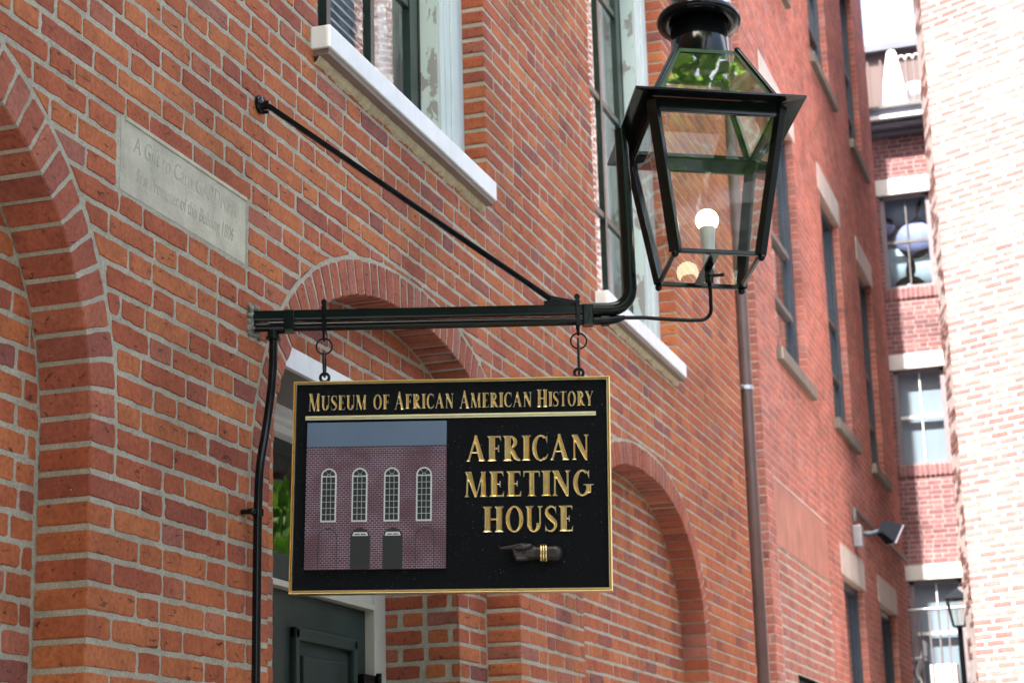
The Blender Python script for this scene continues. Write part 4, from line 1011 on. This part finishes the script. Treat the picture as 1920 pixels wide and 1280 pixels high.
for wi, (a, b_, c, d) in enumerate(W2):
    fx = X2 - .065
    if wi not in (3,) or True:
        MB().box((X2 - .1, a - .07, d + .002), (X2 + .006, b_ + .11, d + .265), bev=.006).build('lintel', M['lintel'], b2)
        MB().box((X2 - .12, a - .07, c - .105), (X2 + .05, b_ + .16, c - .002), bev=.006).build('sill', M['brownstone'], b2)
    mb = MB(); mb.box((fx - .06, a, c), (fx, a + .06, d)); mb.box((fx - .06, b_ - .07, c), (fx, b_, d)); mb.box((fx - .06, a, d - .07), (fx, b_, d)); mb.box((fx - .06, b_ - .13, c), (fx - .03, b_ - .07, d))
    fr = mb.build('window_frame', M['frame2'], b2)
    mb = MB()
    for z in (c + (d - c) * .5, c + (d - c) * .25): mb.box((fx - .055, a + .06, z - .022), (fx - .01, b_ - .13, z + .022))
    mb.build('sash_rail', M['rail2'], fr)
    MB().quad((fx - .045, a + .06, c), (fx - .045, b_ - .13, c), (fx - .045, b_ - .13, d), (fx - .045, a + .06, d)).build('pane', M['wglass'], fr)
    MB().box((fx - .6, a, c), (fx - .25, b_, d)).build('room_backing', M['dark'], fr)
# floodlight and conduit on that wall
fl = empty('floodlight', (X2, 18.2, 4.2), 'dark square floodlight on a grey junction box above the lower windows', 'floodlight')
MB().box((0, -.07, -.08), (.08, .07, .12), bev=.008).build('junction_box', M['zinc'], fl)
mb = MB(); mb.tube([V((.10, 0, .04)), V((.17, -.02, .03)), V((.27, -.08, .045))], .025, 10); mb.build('arm', M['frame2'], fl)
Rm = Matrix.Translation(V((.34, -.10, .03))) @ Matrix.Rotation(R(35), 4, 'Z') @ Matrix.Rotation(R(30), 4, 'Y') @ Matrix.Scale(.54, 4)
mb = MB(); mb.add([Rm @ V(p) for p in [(-.15, -.10, -.12), (-.15, .10, -.12), (-.15, .10, .12), (-.15, -.10, .12), (.12, -.15, -.17), (.12, .15, -.17), (.12, .15, .17), (.12, -.15, .17)]],
   [(0, 1, 2, 3), (4, 7, 6, 5), (0, 4, 5, 1), (1, 5, 6, 2), (2, 6, 7, 3), (3, 7, 4, 0)]); mb.build('lamp_housing', plain('dark blue grey housing', (.008, .009, .013), .7, 0, .1, 10, .05, 40, .05), fl)
mb = MB(); mb.box((.12, -.165, -.185), (.145, .165, .185), Rm); mb.build('rim', M['zinc'], fl)
cn = empty('conduit', (X2 + .02, 18.17, 4.46), 'thin grey conduit running from the floodlight towards the far corner', 'conduit')
mb = MB(); mb.tube([V((0, 0, -.1)), V((0, 0, 0)), V((0, .03, .02))], .022, 10); mb.tube([V((0, .02, .02)), V((0, 4.1, .03))], .018, 10); mb.build('tube', M['rail2'], cn)

# ------------------------------------------------------------------ sunlit building on the right
PC = V((1.118, 17.75, 0)); RA = V((.863, -.506, 0)).normalized(); RB = V((-.22, .975, 0)).normalized(); L4, LR = 3.02, .50
b4 = empty('sunlit_building', PC, 'brightly sunlit pale brick building at the right edge of the view', 'building')
f4 = Frame((0, 0, 0), RA); mb = MB(); H4 = 15.
mb.quad(V((0, 0, 0)) - f4.N * .003, RA * L4 - f4.N * .003, RA * L4 + V((0, 0, H4)) - f4.N * .003, V((0, 0, H4)) - f4.N * .003)
e = RB * LR; far = RA * L4 + V((.3, 4.5, 0)); mb.quad(e, V((0, 0, 0)), V((0, 0, H4)), e + V((0, 0, H4)))
mb.quad(RA * L4, far, far + V((0, 0, H4)), RA * L4 + V((0, 0, H4))); back = e + V((1.2, 5.0, 0))
mb.quad(e, back, back + V((0, 0, H4)), e + V((0, 0, H4)))
Zt = V((0, 0, H4)); mb.quad(V((0, 0, 0)) + Zt, RA * L4 + Zt, far + Zt, e + Zt); mb.quad(back, far, far + Zt, back + Zt)
mb.build('wall', M['mortar4'], b4)
def worldfr(fr, O): return Frame(fr.O + O, fr.A, fr.B)
class LField(Field):
    def build_rel(s, parent, mat, off, **k):
        for i, t in enumerate(s.b): pass
        s.off = off; s.build(parent, mat, **k)
F = Field(); f4w = Frame(PC, RA)
F.lay(f4w, 1.6, H4, .0655, .017, .030, .185, .09, lambda z: [(0, L4, .012, None)], bond='run', pj=.001, proud=.0)
f4r = Frame(PC + RB * LR, -RB)
F.lay(f4r, 1.6, H4, .0655, .012, .012, .238, .09, lambda z: [(0, LR - .0, .012, None)], bond='run', pj=.004, tonef=lambda: .02 if rnd.random() < .12 else rnd.uniform(.05, .25))
b4.location = (0, 0, 0)
b4.children[0].location = PC
F.build(b4, M['brick4'])

# ------------------------------------------------------------------ rear building closing the alley
YE = 23.25; b3 = empty('rear_building', (0, 0, 0), 'mauve brick house across the end of the alley with white lintels and roof terrace', 'building')
def onY(u, v_):
    d = FW * FPX + RT * (u - 960) - UP * (v_ - 640); t = (YE - CAM.y) / d.y; return CAM + d * t
f3 = Frame((0, YE, 0), (1, 0, 0))
z_l3t, z_l3b = onY(1750, 1058).z, onY(1750, 1085).z; z_w2b, z_w2t = onY(1735, 869).z, onY(1735, 688).z; z_l2t = onY(1725, 661).z
z_w1b, z_w1t = onY(1705, 538).z, onY(1700, 362).z; z_l1t = onY(1692, 333).z; z_gb = onY(1680, 252).z; z_gt = onY(1680, 224).z
xw = [(onY(1657, 450).x, onY(1747, 450).x), (onY(1681, 780).x, onY(1782, 780).x), (onY(1706, 1180).x, onY(1808, 1180).x)]
x0w = sum(a for a, _ in xw) / 3; x1w = sum(b_ for _, b_ in xw) / 3
W3 = [(x0w, x1w, z_w1b, z_w1t), (x0w, x1w, z_w2b, z_w2t), (x0w, x1w, z_l3b - 1.25, z_l3b)]
mb = MB(); xs = sorted({-2., 3.0, x0w, x1w})
def slabE(mb, y, holes, a0, a1, z0, z1):
    xs = sorted({a0, a1} | {h[0] for h in holes} | {h[1] for h in holes})
    for a, b_ in zip(xs[:-1], xs[1:]):
        z = z0
        for h in sorted([h for h in holes if h[0] <= (a + b_) / 2 <= h[1]], key=lambda h: h[2]):
            mb.quad((a, y, z), (b_, y, z), (b_, y, h[2]), (a, y, h[2])); z = h[3]
        mb.quad((a, y, z), (b_, y, z), (b_, y, z1), (a, y, z1))
slabE(mb, YE + .003, W3, -2.0, 3.0, 0, z_gb)
for a, b_, c, d in W3:
    for x in (a, b_): mb.quad((x, YE + .003, c), (x, YE + .2, c), (x, YE + .2, d), (x, YE + .003, d))
mb.quad((-2, YE, z_gb), (3, YE, z_gb), (3, YE + 5, z_gb), (-2, YE + 5, z_gb))
mb.build('wall', M['mortar3'], b3)
F = Field()
def segs3(z):
    out = []; cuts = [(a, b_) for a, b_, c, d in W3 if c < z < d] + [(x0w - .09, x1w + .3) for zz0, zz1 in ((z_w1t, z_l1t), (z_w2t, z_l2t), (z_l3b, z_l3t)) if zz0 < z < zz1] + [(x0w - .06, x1w + .06) for zz in (z_w1b, z_w2b) if zz - .15 < z < zz]
    a = -1.6
    for c0, c1 in sorted(cuts): out.append((a, c0, None, None)); a = c1
    out.append((a, 2.0, None, None)); return out
F.lay(f3, 2.5, z_gb - .0, .0585, .0095, .010, .175, .09, segs3, pj=.001)
F.build(b3, M['brick3'])
F = Field()
for zz in (z_w1b, z_w2b):
    x = x0w - .05
    while x < x1w + .03: F.put(f3, [(x, zz - .14), (x + .05, zz - .14), (x + .05, zz - .01), (x, zz - .01)], .012, .02, None, .5); x += .0585
F.build(b3, M['brick3'], 'sill_brick', 'sill_brickwork')
for zz0, zz1 in ((z_w1t, z_l1t), (z_w2t, z_l2t), (z_l3b, z_l3t)): MB().box((x0w - .085, YE - .012, zz0), (x1w + .28, YE + .1, zz1), bev=.005).build('lintel', M['limestone'], b3)
for i, (a, b_, c, d) in enumerate(W3):
    mb = MB(); mb.box((a, YE + .05, c), (a + .055, YE + .11, d)); mb.box((b_ - .055, YE + .05, c), (b_, YE + .11, d)); mb.box((a, YE + .05, d - .045), (b_, YE + .11, d)); mb.box((a, YE + .04, c), (b_, YE + .12, c + .035))
    fr = mb.build('window_frame', M['frame3'], b3)
    mb = MB(); zm = (c + d) / 2; mb.box((a + .055, YE + .06, zm - .018), (b_ - .055, YE + .10, zm + .018)); mb.box(((a + b_) / 2 - .008, YE + .07, c), ((a + b_) / 2 + .008, YE + .095, d)); mb.build('sash_bar', M['white' if i else 'rail2'], fr)
    for z0, z1 in ((c, zm), (zm, d)): MB().quad((a + .05, YE + .085, z0), (b_ - .05, YE + .085, z0), (b_ - .05, YE + .085, z1), (a + .05, YE + .085, z1)).build('pane', M['wglass'], fr)
    if i: MB().box((a, YE + .14, c), (b_, YE + .16, d)).build('blind', M['blind'], fr)
    else:
        MB().box((a, YE + .25, c), (b_, YE + .27, d)).build('room_backing', M['frame2'], fr)
        for (dx, dz, rr_) in ((.20, 1.06, .26), (.56, .96, .17), (.03, .80, .11), (.36, .60, .22), (.10, .28, .24), (.48, .22, .26), (.26, -.02, .2)):
            mb = MB(); s_ = (b_ - a) / .57; mb.lathe([(0, 0), (rr_ * s_, 0), (rr_ * s_, .01), (0, .01)], (a + dx * s_, YE + .2, c + dz * (d - c) / 1.12), (1, 0, 0), (0, 0, 1), (0, -1, 0), 28); mb.build('round_ornament', plain('pale blue disc', (.16, .27, .42) if dz > .9 else ((.20, .24, .48) if dz > .5 else (.25, .35, .44)), .8), fr)
mb = MB(); mb.box((-1.8, YE - .10, z_gb - .03), (2.6, YE + .1, z_gb + .03), bev=.01); mb.box((-1.8, YE - .20, z_gb + .03), (2.6, YE + .1, z_gb + .10), bev=.03); mb.build('cornice', M['lead'], b3)
MB().box((-1.8, YE - .26, z_gb + .13), (2.6, YE + .1, z_gb + .175), bev=.008).build('gutter', M['white_gloss'], b3)
MB().box((-1.8, YE - .1, z_gb + .175), (2.6, YE + .1, z_gb + .32)).build('parapet', M['lead'], b3)
zd = z_gb + .32
MB().box((-1.8, YE - .14, zd), (2.6, YE + 4, zd + .03)).build('terrace_deck', M['rail2'], b3)
zt = onY(1700, 48).z + .25
mb = MB(); mb.box((-2.0, YE + 1.4, zd), (2.6, YE + 1.5, zt)); ph_ = mb.build('penthouse_wall', M['penthouse'], b3)
MB().box((-2.1, YE + 1.3, zt), (2.7, YE + 2.6, zt + .09)).build('penthouse_eaves', M['lead'], b3)
for i in range(20): MB().box((-1.9 + i * .17, YE + 1.37, zd), (-1.87 + i * .17, YE + 1.4, zt - .1)).build('batten', M['penthouse'], ph_)
# things standing on the roof terrace and the balcony
ux = onY(1662, 100).x
pr = empty('closed_parasol', (ux, YE + .6, zd + .03), 'tall closed white parasol standing on the roof terrace', 'parasol')
mb = MB(); prof = [(0.02, 1.02), (.05, 1.0), (.07, .9), (.12, .55), (.165, .2), (.15, .14), (.0, .16)]
n_ = 40; vs = []; 
for r_, h in prof:
    for k in range(n_): a = 2 * math.pi * k / n_; rr_ = r_ * (1 + .12 * math.sin(8 * a)); vs.append((rr_ * math.cos(a), rr_ * math.sin(a), h))
mb.add(vs, [(i * n_ + k, (i + 1) * n_ + k, (i + 1) * n_ + (k + 1) % n_, i * n_ + (k + 1) % n_) for i in range(len(prof) - 1) for k in range(n_)], smooth=True)
mb.build('canopy', M['fabric'], pr); MB().tube([V((0, 0, 0)), V((0, 0, .3))], .03, 10).build('pole', M['zinc'], pr)
ur = empty('garden_urn', (onY(1712, 170).x, YE + .3, zd + .03), 'white round urn beside the corner on the roof terrace', 'urn')
mb = MB(); mb.lathe([(0, 0), (.10, 0), (.09, .05), (.03, .09), (.04, .13), (.11, .2), (.14, .3), (.10, .36), (.12, .39), (.0, .36)], n=24); mb.build('bowl', M['white_gloss'], ur)
rl = empty('terrace_railing', (0, YE - .02, zd + .03), 'pale scalloped railing along the edge of the roof terrace', 'railing')
xr0 = onY(1668, 110).x
for i in range(9):
    mb = MB(); x = xr0 + i * .095
    mb.tube([V((x + .047 - .047 * math.cos(t), 0, .62 + .05 * math.sin(t))) for t in [math.pi * k / 10 for k in range(11)]], .012, 8); mb.build('scallop', M['white_gloss'], rl)
    MB().tube([V((x, 0, 0)), V((x, 0, .62))], .006, 6).build('baluster', M['frame3'], rl)
bx0, bx1 = onY(1698, 1180).x - .3, onY(1812, 1180).x + .3; zr = onY(1750, 1148).z
bal = empty('balcony_railing', (0, YE - .45, 0), 'thin steel balcony railing in front of the lowest far window', 'railing')
MB().tube([V((bx0, 0, zr)), V((bx1, 0, zr))], .016, 10).build('handrail', M['zinc'], bal)
x = bx0
while x < bx1: MB().tube([V((x, 0, zr - .95)), V((x, 0, zr))], .010, 6).build('baluster', M['frame3'], bal); x += .105
MB().box((bx0, -.05, zr - 1.05), (bx1, .45, zr - .95)).build('balcony_floor', M['rail2'], bal)
# street lamp whose head shows beside the sunlit corner
sl = onY(1800, 1110); lp = empty('street_lamp', (sl.x + .04, YE - .9, 0), 'black street lamp half hidden behind the sunlit corner', 'street lamp')
zl = onY(1790, 1120).z - .12
mb = MB(); mb.tube([V((0, 0, 0)), V((0, 0, zl - .30))], [.05, .03], 12); mb.build('post', M['black'], lp)
mb = MB()
for i in range(4):
    p_, q_ = sq(.065, zl - .3)[i], sq(.115, zl)[i]; p2, q2 = sq(.065, zl - .3)[(i + 1) % 4], sq(.115, zl)[(i + 1) % 4]
    mb.bar(p_, q_, .014, .014); mb.bar(q_, q2, .016, .016); mb.bar(p_, p2, .014, .014); a = sq(.13, zl + .005)[i]; c = sq(.13, zl + .005)[(i + 1) % 4]; mb.add([a, c, V((0, 0, zl + .14))], [(0, 1, 2)])
mb.build('lamp_head', M['black'], lp)
gl = MB()
for i in range(4): gl.quad(sq(.063, zl - .3)[i], sq(.063, zl - .3)[(i + 1) % 4], sq(.112, zl)[(i + 1) % 4], sq(.112, zl)[i])
gl.build('lamp_glass', M['glass'], lp)
# white folding chair and a white planter behind the railing
chx = onY(1722, 1230).x
ch = empty('folding_chair', (chx, YE - .25, zr - .95), 'white folding chair on the balcony behind the railing', 'chair')
for (p, q_, nm) in (((-.10, 0, 0), (.10, .12, .60), 'leg'), ((.10, 0, 0), (-.10, .14, .42), 'leg'), ((-.10, .3, 0), (.10, .30, .60), 'leg'), ((.10, .3, 0), (-.10, .3, .42), 'leg')):
    MB().tube([V(p), V(q_)], .011, 8).build(nm, M['white_gloss'], ch)
MB().box((-.13, 0, .40), (.10, .3, .425), bev=.008).build('seat', M['white_gloss'], ch); MB().box((.08, 0, .45), (.10, .3, .62), bev=.006).build('backrest', M['white_gloss'], ch)
pl = empty('planter_box', (onY(1775, 1240).x, YE - .3, zr - .95), 'white planter box on the balcony below the street lamp', 'planter')
MB().box((-.16, -.1, 0), (.16, .1, .32), bev=.012).build('trough', M['white_gloss'], pl)
MB().box((-.145, -.085, .30), (.145, .085, .325)).build('soil', M['bark'], pl)

# ------------------------------------------------------------------ ground, and the unseen surroundings: reflected street side, added sun and sky blockers
def struct(o): o['kind'] = 'structure'; return o
g = MB(); g.quad((-400, -400, -.004), (400, -400, -.004), (400, 400, -.004), (-400, 400, -.004)); struct(g.build('ground', M['ground']))
g = MB(); g.quad((.0, -12, 0), (5.6, -12, 0), (5.6, 30, 0), (.0, 30, 0)); struct(g.build('alley_paving', M['paving']))
hs_ = empty('clapboard_house', (5.7, 0, 0), 'grey blue clapboard house on the other side of the alley, seen only in window reflections', 'house')
MB().box((.02, 13, 0), (6, 27, 14.5)).build('wall', M['clap'], hs_); MB().box((.02, -1, 0), (3.5, 12.99, 5.4)).build('annex_wall', M['clap'], hs_)
for i in range(111):
    z = i * .13; y_ = -1 if i < 41 else 13; MB().add([(.02, y_, z + .135), (-.012, y_, z), (.02, y_, z), (.02, 27, z + .135), (-.012, 27, z), (.02, 27, z)], [(0, 1, 4, 3), (1, 2, 5, 4)]).build('clapboard', M['clap'], hs_)
for y, z in ((.5, 1.2), (4., 1.2), (7.5, 1.2), (15., 1.2), (15., 4.4)):
    if 1:
        mb = MB(); mb.box((-.05, y, z), (.02, y + 1.0, z + 1.7)); fr = mb.build('window_frame', M['white'], hs_); MB().box((-.056, y + .1, z + .1), (-.045, y + .9, z + 1.6)).build('pane', M['frame2'], fr)
ch_ = empty('sky_blocker_house', (0, -17, 0), 'unseen grey stucco house added behind the viewpoint to dim reflections and sky light', 'house')
MB().box((-9, -6, 0), (11, 0, 19.5)).build('wall', plain('grey stucco', (.13, .135, .12), .9), ch_)  # added tall and dark to block sky light from behind
for x in (-7, -4.2, -1.4, 1.4, 4.2, 7):
    for z in (1.2, 4.4, 7.6, 10.8, 14.0):
        mb = MB(); mb.box((x - .5, -.05, z), (x + .5, .03, z + 1.8)); fr = mb.build('window_frame', M['white'], ch_); MB().box((x - .42, .025, z + .08), (x + .42, .04, z + 1.72)).build('pane', M['frame2'], fr)
def tree(x, y, R0, cen, rad, n, label, seed):
    t = empty('shade_tree', (x, y, 0), label, 'tree', 'shade trees around the alley'); rr = np.random.RandomState(seed); r2 = random.Random(seed)
    mb = MB(); top = V(cen) - V((x, y, 0)); mb.tube([V((0, 0, 0)), V((0, 0, 2)), V((.1, .1, 4)), top * .7 + V((0, 0, .3))], [R0, R0 * .8, R0 * .65, R0 * .35], 12)
    for i in range(12):
        a = r2.uniform(0, 6.28); e = top + V((math.cos(a) * rad[0] * .7, math.sin(a) * rad[1] * .7, r2.uniform(-.4, .8) * rad[2])); s0 = V((.1, .1, 4)).lerp(top * .7, r2.random())
        mb.tube([s0, (s0 + e) / 2 + V((0, 0, .4)), e], [R0 * .4, R0 * .22, R0 * .06], 8)
    mb.build('trunk', M['bark'], t)
    ncl = 130; cl = []
    while len(cl) < ncl:
        p = rr.uniform(-1, 1, 3)
        if np.linalg.norm(p) < 1: cl.append(p * np.array(rad) + np.array(top))
    cl = np.array(cl); c = cl[rr.randint(0, ncl, n)] + rr.normal(0, .34, (n, 3))
    a = rr.normal(0, 1, (n, 3)); a /= np.linalg.norm(a, axis=1)[:, None]; b_ = np.cross(a, rr.normal(0, 1, (n, 3))); b_ /= np.linalg.norm(b_, axis=1)[:, None]
    L = rr.uniform(.06, .11, (n, 1)); vs = np.stack([c - a * L, c + b_ * L * .55, c + a * L, c - b_ * L * .55], 1).reshape(-1, 3)
    me = bpy.data.meshes.new('crown'); me.from_pydata(vs.tolist(), [], np.arange(4 * n).reshape(n, 4).tolist()); me.materials.append(M['leaf'])
    me.attributes.new('tone', 'FLOAT', 'POINT').data.foreach_set('value', np.repeat(rr.rand(n), 4)); ob = bpy.data.objects.new('crown', me); ob['kind'] = 'stuff'; link(ob, t)
tree(10.2, -6, .2, (9.6, -5.4, 7.6), (3.2, 3.2, 2.8), 18000, 'small shade tree beside the clapboard house behind the viewpoint', 21)
tree(5.1, 18.6, .07, (4.85, 18.2, 4.6), (.85, 1.2, 1.7), 7000, 'slender street tree between the sunlit building and the clapboard house', 33)
tree(4.6, -1.5, .22, (3.3, 5.0, 9.7), (1.9, 2.2, 1.0), 8500, 'broad leafy shade tree arching over the alley above the viewpoint', 3)
tree(4.2, -3.5, .25, (1.2, .2, 9.0), (2.6, 2.7, 1.9), 30000, 'unseen second shade tree near the brick wall, added to keep sun off the sign', 9)  # added crown, placed across the sun's path to the sign
